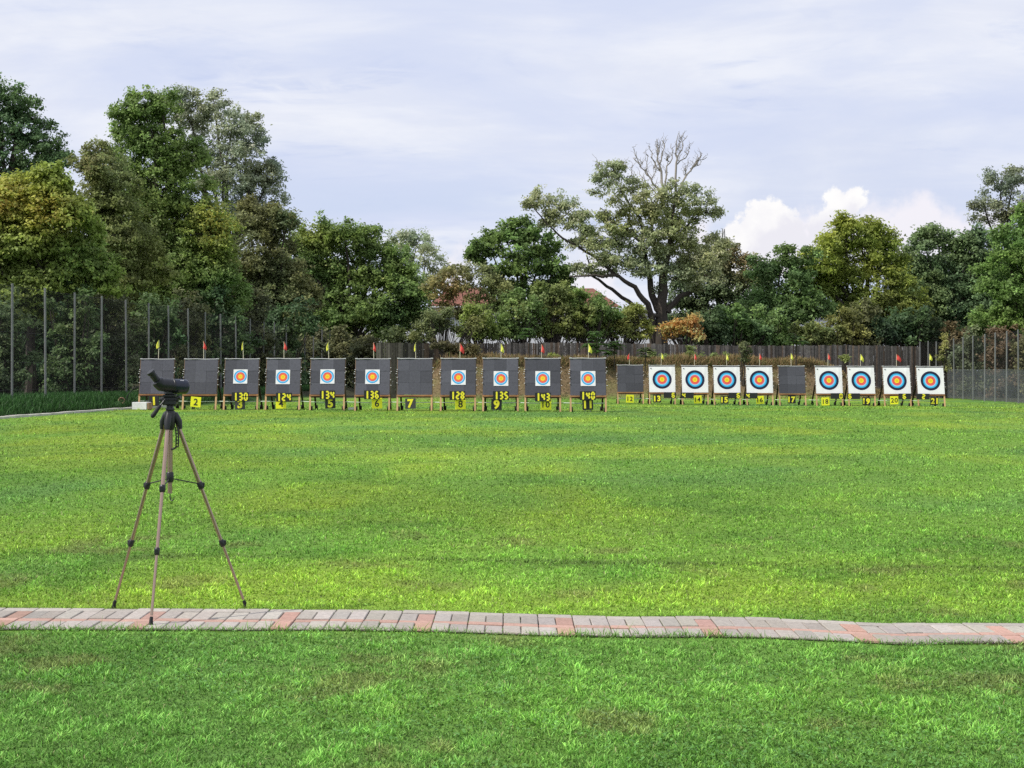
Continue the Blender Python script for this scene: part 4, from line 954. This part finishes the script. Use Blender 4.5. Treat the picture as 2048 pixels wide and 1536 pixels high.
# ------------------------------------------------------------------ pennants
flags = {1: (318, 680), 2: (407, 682), 3: (486, 683), 4: (568, 683), 5: (657, 684), 6: (747, 685), 7: (831, 685), 8: (920, 686), 9: (1002, 687), 10: (1083, 688), 11: (1177, 688), 12: (1259, 706), 13: (1323, 706), 14: (1389, 707), 15: (1453, 708), 16: (1519, 707), 17: (1582, 706.5), 18: (1656, 707), 19: (1721, 708), 20: (1793, 708), 21: (1859, 708)}
lean_ = {1: -1, 2: 1, 3: -.5, 4: 1, 5: -.8, 6: .8, 7: -.5, 8: 1.4, 9: 1, 10: 1.0, 11: 1.2, 12: -1, 13: 1, 14: 1, 15: 1, 16: 1, 17: 1, 18: 1.1, 19: 1.5, 20: 2.1, 21: 1.3}
for n, (px, py) in flags.items():
    X, Y, z = LANE[n]; Yp = Y + .52; t = W(px, py, Yp); zm = z + 1.55
    root = thing('pennant_flag', f'{"yellow" if n % 2 else "red"} pennant on a thin stick above the mat of lane {n}', 'flag', (t.x, Yp, zm), 'lane pennants')
    H = t.z - zm
    mb = MB(); mb.tube([(random.gauss(0, .01), 0, 0), (0, 0, H)], [.014, .011], 6); mb.build('pole', 'stick', root, True)
    ww = .11 * lean_[n]; hh = .30 if n <= 11 else .29
    mb = MB(); vs, fs = [], []
    for i in range(7):
        u = i / 6
        wv = ww * math.sin(min(1, u * 1.25) * math.pi / 2) * (1 if u < .85 else .82)
        for j in range(4):
            v = j / 3; vs.append((wv * v - .012 * (1 if ww > 0 else -1) * (1 - v), .03 * math.sin(v * 5 + u * 3) - .012, H - hh * u * (1 - .12 * (1 - v)) - .10 * v * u * (1 if abs(lean_[n]) > 1.3 else .4)))
    for i in range(6):
        for j in range(3): fs.append((i * 4 + j, i * 4 + j + 1, i * 4 + j + 5, i * 4 + j + 4))
    mb.add(vs, fs); mb.build('cloth', 'flag_yellow' if n % 2 else 'flag_red', root, True)

# cords running behind the legs along each row
def cord(label, ns, zz, dy, r=.016, x0=-.7, x1=.7):
    mb = MB(); P = []
    first, last = LANE[ns[0]], LANE[ns[-1]]
    for n in ns:
        X, Y, z = LANE[n]
        P += [(X - .66, Y + dy, z + zz), (X, Y + dy, z + zz - .02), (X + .66, Y + dy, z + zz)]
    mb.tube(P, r, 6); o = mb.build('cord', 'cord', None, True); tag(o, label, 'cord', 'white cords along the rows')
cord('white cord strung along the nearer row of stands at shin height', range(1, 12), .31, .10)
cord('white cord strung along the far row of stands at shin height', range(12, 22), .27, .10)

# ------------------------------------------------------------------ small things on the left
Yb = 55.2; p = W(283, 821, Yb); zg = float(ground_z(p.x, Yb))
root = thing('carton_box', 'white carton with a brown open end on the grass by lane 1', 'box', (p.x, Yb, max(zg, .0) + .0), rz=R(-16))
mb = MB(); mb.box((0, 0, .145), (.60, .34, .27), bev=.008); mb.build('carton', 'white_paint', root)
mb = MB(); mb.box((.335, .01, .14), (.06, .30, .24), bev=.006); mb.build('end_flap', 'card', root)
mb = MB()
for k in range(9):
    t = k * .7; r = .11 - .006 * k
    mb.tube([(r * math.cos(t + a), .09 * math.sin(3 * a + k) * .3 + .02 * k - .08, .17 + r * math.sin(t + a)) for a in np.linspace(0, 6.0, 16)], .018, 6, k % 2)
p = W(244, 806, 56.5)
o = mb.build('hose_coil', ['card', 'rubber'], None, True); o.location = (p.x, 56.5, float(ground_z(p.x, 56.5)) + .05); tag(o, 'small beige and black coil of hose beside the net fence', 'hose')
mb = MB(); mb.tube([(0, 0, .05), (.05, 0, .4), (.25, .05, .68), (.5, .1, .78), (.85, .1, .72), (1.05, .1, .5)], .02, 8)
p = W(252, 800, 56.8); o = mb.build('cable', 'rubber', None, True); o.location = (p.x, 56.8, float(ground_z(p.x, 56.8))); tag(o, 'thin dark cable arching from the hose coil towards stand 1', 'cable')
p = W(703, 818.5, 54.6); root = thing('plastic_tray', 'small pale tray lying on the grass between stands 5 and 6', 'tray', (p.x, 54.6, 0.02))
mb = MB(); mb.box((0, 0, .012), (.22, .15, .02)); 
for sx, sy, dx, dy in ((-.11, 0, .012, .15), (.11, 0, .012, .15), (0, -.075, .20, .012), (0, .075, .20, .012)): mb.box((sx * .95, sy * .95, .05), (dx, dy, .056))
mb.build('tray_shell', 'white_paint', root)

# ------------------------------------------------------------------ tripod
TC = Vector((-2.075, 9.10, 0))
tri = thing('tripod', 'bronze and black three legged tripod standing on the paved strip under the scope', 'tripod', TC)
def L3(v): return Vector(v) - TC
feet = [Vector((-2.474, 9.32, .03)), Vector((-1.655, 9.32, .03)), Vector((-2.094, 8.70, .03))]
for f in feet:
    d = Vector((f.x - TC.x, f.y - TC.y, 0)).normalized()
    top = d * .045 + Vector((0, 0, 1.165)); ft = L3(f)
    at = lambda t: top.lerp(ft, t)
    zt_ = lambda z: (1.165 - z) / (1.165 - .03)
    a, b_, c_ = at(0.), at(zt_(.785)), at(zt_(.425))
    mb = MB(); mb.tube([a, b_], .0128, 12); mb.tube([b_, c_], .0105, 12); mb.tube([c_, at(.965)], .0085, 12)
    leg = mb.build('leg', 'bronze_alu', tri, True)
    ax = (ft - top).normalized()
    for q_, rr in ((b_, .0185), (c_, .0165)):
        mb = MB(); mb.tube([q_ - ax * .024, q_ - ax * .02, q_ + ax * .014, q_ + ax * .02], [rr * .85, rr, rr, rr * .8], 12)
        side = ax.cross(d).normalized(); mb.box(q_ + d * .014 - ax * .004, (.022, .022, .03), 0, Matrix((side, d, side.cross(d))).transposed(), bev=.003)
        mb.build('leg_clamp', 'black_plastic', leg, True)
    mb = MB(); e = at(.955); mb.tube([at(.972), at(.978), at(.992), ft - Vector((0, 0, .018))], [.0095, .0105, .0115, .0135], 12); mb.build('foot', 'rubber', leg, True)
    # shoulder bracket of the leg
    mb = MB(); x_ = d.cross(Vector((0, 0, 1)))
    s0, s1 = d * .030 + Vector((0, 0, 1.225)), d * .060 + Vector((0, 0, 1.135))
    mb.tube([s0 + d * -.012, s0, s0.lerp(s1, .5) + d * .008, s1], [.016, .021, .022, .0165], 10); mb.build('leg_socket', 'black_plastic', tri, True)
    mb = MB(); h = Vector((0, 0, .835)); mb.tube([h + d * .012, b_ + Vector((0, 0, .012)) - d * .008], .0042, 6); mb.build('brace', 'black_plastic', tri, True)
mb = MB(); mb.tube([(0, 0, 1.245), (0, 0, 1.235), (0, 0, 1.15), (0, 0, 1.13)], [.03, .034, .03, .022], 18); mb.build('shoulder', 'black_plastic', tri, True)
mb = MB(); mb.tube([(0, 0, 1.14), (0, 0, .86)], .0165, 14); mb.tube([(0, 0, .83), (0, 0, .745)], .014, 14); mb.build('centre_column', 'bronze_alu', tri, True)
mb = MB(); mb.tube([(0, 0, .875), (0, 0, .87), (0, 0, .82), (0, 0, .812)], [.018, .022, .022, .017], 14); mb.build('column_collar', 'black_plastic', tri, True)
mb = MB(); mb.tube([(0, 0, .75), (0, 0, .725), (.002, 0, .71), (.010, -.004, .700), (.020, -.007, .704), (.024, -.008, .715)], .0035, 7); mb.build('hook', 'black_plastic', tri, True)
mb = MB()
for dx in (0, .014):
    mb.tube([(.040 + dx, -.03, 1.15), (.046 + dx, -.035, 1.08), (.044 + dx, -.035, 1.03)], .0045, 6)
for z in (1.13, 1.11, 1.09, 1.07, 1.05, 1.03): mb.tube([(.044, -.034, z), (.058, -.034, z)], .0035, 5)
mb.tube([(.05, -.035, 1.032), (.03, -.028, 1.018), (.014, -.012, 1.012)], .006, 6); mb.build('crank_handle', 'black_plastic', tri, True)
head = MB()
head.tube([(0, 0, 1.243), (0, 0, 1.25), (0, 0, 1.262), (0, 0, 1.268), (0, 0, 1.285)], [.022, .026, .026, .021, .021], 16)
head.box((0, 0, 1.298), (.085, .07, .034), bev=.006); head.box((.005, 0, 1.322), (.10, .05, .018), bev=.004); head.box((0, 0, 1.338), (.072, .074, .014), bev=.003); head.box((0, 0, 1.352), (.055, .06, .012), bev=.003)
head.tube([(-.055, -.01, 1.315), (.055, -.01, 1.315)], .016, 10); head.tube([(.05, -.02, 1.325), (.07, -.025, 1.33)], .012, 10)
head.box((0, -.038, 1.312), (.06, .008, .008), bev=.002)
hd = head.build('pan_head', 'black_plastic', tri, True)
mb = MB(); mb.tube([(-.02, -.03, 1.318), (-.05, -.055, 1.275)], .0055, 8); h_ = mb.build('pan_handle', 'black_plastic', tri, True)
mb = MB(); mb.tube([(-.046, -.052, 1.281), (-.052, -.057, 1.272), (-.078, -.078, 1.228), (-.086, -.084, 1.215), (-.089, -.087, 1.208)], [.007, .0105, .0135, .0135, .007], 12); mb.build('grip', 'rubber', h_, True)

# ------------------------------------------------------------------ spotting scope
sc = thing('spotting_scope', 'black angled spotting scope mounted on the tripod', 'scope', (TC.x, TC.y, 1.36))
base = W(318.5, 766.5, 9.05)
ax = Vector((math.sin(R(52)), math.cos(R(52)), -.085)).normalized(); upv = Vector((0, 0, 1)); sd = ax.cross(upv).normalized(); upv = sd.cross(ax)
iv = Matrix.Translation(-Vector(sc.location))
def lathe(prof, o0, dirv, name, m, n=28):
    mb = MB(); mb.tube([o0 + dirv * t for t, r in prof], [r for t, r in prof], n); o = mb.build(name, m, sc, True); o.matrix_parent_inverse = iv; return o
ed = (-ax * .70 + upv * .72).normalized()
C0 = W(316.5, 763.5, 9.04); J = C0 + ax * .098 - upv * .017
mb = MB()
cl_ = [C0 + ed * .012, C0 + ed * .008, C0 - ed * .006, C0 - ed * .022 + ax * .004, C0 + ax * .036 - upv * .0155, C0 + ax * .056 - upv * .017, J - ax * .018, J - ax * .010, J - ax * .008, J]
mb.tube(cl_, [.030, .0365, .0385, .0395, .0405, .041, .0415, .0415, .044, .044], 30); o = mb.build('body', 'scope_armour', sc, True); o.matrix_parent_inverse = iv
lathe([(.0, .040), (.004, .0415), (.02, .0435), (.040, .0455), (.066, .0460), (.080, .0452), (.088, .042), (.090, .039)], J, ax, 'objective_barrel', 'scope_barrel')
lathe([(.0905, .037), (.0912, .037)], J, ax, 'objective_lens', 'lens')
e0 = C0 + ed * .012
ep = lathe([(-.004, .0215), (.012, .0215), (.030, .0205), (.034, .0225), (.040, .0225), (.042, .0205), (.050, .0215), (.053, .0255), (.064, .0265), (.069, .025), (.0695, .016)], e0, ed, 'eyepiece', 'black_plastic')
mb = MB(); mb.tube([e0 + ed * .0685, e0 + ed * .0700], .0165, 20); o = mb.build('eye_lens', 'lens', ep, True); o.matrix_parent_inverse = iv
base = C0 - upv * .014
mb = MB(); c0 = base + ax * .075
mb.box(c0 - upv * .048, (.035, .05, .022), 0, Matrix((sd, ax, upv)).transposed(), bev=.004)
q0 = Vector((TC.x, TC.y, 1.362)); mb.tube([c0 - upv * .055, q0], [.017, .020], 12); o = mb.build('mount_foot', 'black_plastic', sc, True); o.matrix_parent_inverse = iv
# tiny pale maker's mark, unreadable at this distance
mb = MB(); cdir = -sd * .62 + upv * .78; cdir = (cdir if cdir.y < 0 else (sd * .62 + upv * .78)); cdir.normalize(); tn = ax.cross(cdir)
for k, wd in enumerate((.004, .003, .004, .003)):
    cc_ = J + ax * (.034 + .0062 * k) + cdir * .0463
    mb.add([cc_ - ax * wd / 2 - tn * .0028, cc_ + ax * wd / 2 - tn * .0028, cc_ + ax * wd / 2 + tn * .0028, cc_ - ax * wd / 2 + tn * .0028], [(0, 1, 2, 3)])
o = mb.build('wordmark', 'white_paint', sc); o.matrix_parent_inverse = iv

# ------------------------------------------------------------------ sky, sun, camera
SUN = Vector((-.60, -.22, .77)).normalized()
world = bpy.data.worlds.new('World'); scene.world = world; world.use_nodes = True
nt = world.node_tree; N, L = nt.nodes, nt.links; bg = N['Background']
sky = N.new('ShaderNodeTexSky'); sky.sky_type = 'NISHITA'; sky.sun_disc = False
sky.sun_elevation = math.asin(SUN.z); sky.sun_rotation = math.atan2(SUN.x, SUN.y)
ST = .1
bg.inputs['Strength'].default_value = ST
tc = N.new('ShaderNodeTexCoord'); sp = N.new('ShaderNodeSeparateXYZ'); L.new(tc.outputs['Generated'], sp.inputs[0])
def M(op, a, b=None, c=None, clamp=False):
    n = N.new('ShaderNodeMath'); n.operation = op; n.use_clamp = clamp
    for i, v in enumerate((a, b, c)):
        if v is None: continue
        if isinstance(v, (int, float)): n.inputs[i].default_value = v
        else: L.new(v, n.inputs[i])
    return n.outputs[0]
def MR(v, a, b, c=0., d=1., smooth=True):
    n = N.new('ShaderNodeMapRange'); n.interpolation_type = 'SMOOTHSTEP' if smooth else 'LINEAR'; L.new(v, n.inputs['Value'])
    for k, x in zip(('From Min', 'From Max', 'To Min', 'To Max'), (a, b, c, d)): n.inputs[k].default_value = x
    return n.outputs['Result']
def MIX(f, a, b):
    n = N.new('ShaderNodeMix'); n.data_type = 'RGBA'
    if isinstance(f, (int, float)): n.inputs[0].default_value = f
    else: L.new(f, n.inputs[0])
    for i, v in ((6, a), (7, b)):
        if isinstance(v, tuple): n.inputs[i].default_value = (*v, 1)
        else: L.new(v, n.inputs[i])
    return n.outputs[2]
def NOISE(vec, scale, detail=6, rough=.55, dist=0.):
    n = N.new('ShaderNodeTexNoise'); L.new(vec, n.inputs['Vector']); n.inputs['Scale'].default_value = scale; n.inputs['Detail'].default_value = detail; n.inputs['Roughness'].default_value = rough; n.inputs['Distortion'].default_value = dist
    return n.outputs['Fac']
zc = M('ADD', M('MAXIMUM', sp.outputs['Z'], 0.), .13)
cb = N.new('ShaderNodeCombineXYZ'); L.new(M('DIVIDE', sp.outputs['X'], zc), cb.inputs[0]); L.new(M('DIVIDE', sp.outputs['Y'], zc), cb.inputs[1])
mp = N.new('ShaderNodeMapping'); mp.inputs['Rotation'].default_value = (0, 0, R(12)); mp.inputs['Scale'].default_value = (.8, 1.2, 1); mp.inputs['Location'].default_value = (1.3, .4, 0); L.new(cb.outputs[0], mp.inputs['Vector'])
SC = 1 / ST
def E(r, g, b_): return (r * SC, g * SC, b_ * SC)
cover = NOISE(mp.outputs[0], 1.1, 7, .55, .4)
fine = NOISE(mp.outputs[0], 3.2, 8, .6, .6)
veil = MIX(MR(fine, .30, .70), E(.795, .825, .935), E(.91, .925, .985))
veil = MIX(MR(cover, .36, .60), E(.69, .745, .925), veil)
blue_gap = MIX(.78, sky.outputs['Color'], E(.52, .66, .92))
low = MR(sp.outputs['Z'], .03, .17, 1., 0.)
gapf = M('MULTIPLY', M('MULTIPLY', low, MR(NOISE(mp.outputs[0], .75, 4), .40, .60)), .55)
wisp = NOISE(mp.outputs[0], 5.5, 8, .62, 1.2)
patch = M('MULTIPLY', MR(NOISE(mp.outputs[0], 2.1, 6, .6, .8), .52, .70), MR(wisp, .36, .66))
veil = MIX(M('MULTIPLY', patch, .85), veil, E(.60, .67, .89))
c1 = MIX(M('ADD', gapf, .08), veil, blue_gap)
# cumulus: puffs gathered around fixed directions low over the trees
nz = NOISE(tc.outputs['Generated'], 26, 8, .60)
nz2 = NOISE(tc.outputs['Generated'], 70, 6, .6)
wob = M('ADD', M('MULTIPLY', M('SUBTRACT', nz, .5), .038), M('MULTIPLY', M('SUBTRACT', nz2, .5), .022))
def puffs(lst):
    acc = None
    for px, py, r in lst:
        d = Vector(((px - CX) / F, 1, (HY - py) / F)).normalized()
        n = N.new('ShaderNodeVectorMath'); n.operation = 'DISTANCE'; L.new(tc.outputs['Generated'], n.inputs[0]); n.inputs[1].default_value = d
        v = M('SUBTRACT', r / F, n.outputs['Value'])
        acc = v if acc is None else M('SMOOTH_MAX', acc, v, .006)
    return M('ADD', acc, wob)
soft = puffs([(1800, 470, 60), (1850, 440, 45), (1900, 470, 60), (1740, 480, 60), (1640, 480, 60), (1980, 440, 40), (905, 545, 42), (935, 510, 26), (870, 525, 26), (1180, 560, 60), (1400, 470, 28)])
c1 = MIX(M('MULTIPLY', MR(puffs([(1560, 400, 130), (1750, 400, 150), (1880, 420, 110)]), -.03, .04), .60), c1, E(.62, .69, .88))
c2 = MIX(M('MULTIPLY', MR(soft, -.006, .010), .9), c1, E(.93, .90, .955))
hard = puffs([(1470, 480, 44), (1510, 445, 42), (1545, 440, 36), (1575, 455, 26), (1470, 530, 60), (1530, 510, 50), (1655, 430, 26), (1680, 408, 26), (1700, 398, 22), (1640, 450, 26), (1590, 520, 50)])
shade = MR(puffs([(1545, 490, 34), (1590, 470, 36), (1625, 480, 40), (1520, 500, 26), (1700, 450, 30), (1665, 470, 40)]), -.006, .008)
c3 = MIX(MR(hard, -.0008, .0028), c2, MIX(M('MULTIPLY', shade, .85), MIX(MR(nz, .35, .65), E(.93, .92, .95), E(1.02, 1.01, 1.0)), E(.82, .81, .89)))
L.new(c3, bg.inputs['Color'])

sl = bpy.data.lights.new('sun', 'SUN'); sl.energy = 4.3; sl.angle = R(.8); sl.color = (1, .95, .86)
so = bpy.data.objects.new('sun', sl); COL.objects.link(so); so.rotation_euler = SUN.to_track_quat('Z', 'Y').to_euler(); so.location = (-30, -10, 60)

cam = bpy.data.cameras.new('camera'); co = bpy.data.objects.new('camera', cam); COL.objects.link(co)
co.location = (0, 0, EYE); co.rotation_euler = (R(90), 0, 0)
cam.sensor_width = 36; cam.lens = 36 * F / 2048; cam.shift_y = -(768 - HY) / 2048
cam.clip_start = .05; cam.clip_end = 3000
scene.camera = co
scene.view_settings.view_transform = 'Standard'; scene.view_settings.look = 'None'; scene.view_settings.exposure = 0; scene.view_settings.gamma = 1
scene.render.engine = 'CYCLES'
scene.cycles.max_bounces = 8; scene.cycles.diffuse_bounces = 5; scene.cycles.glossy_bounces = 2; scene.cycles.transparent_max_bounces = 12; scene.cycles.transmission_bounces = 3
scene.cycles.use_denoising = False
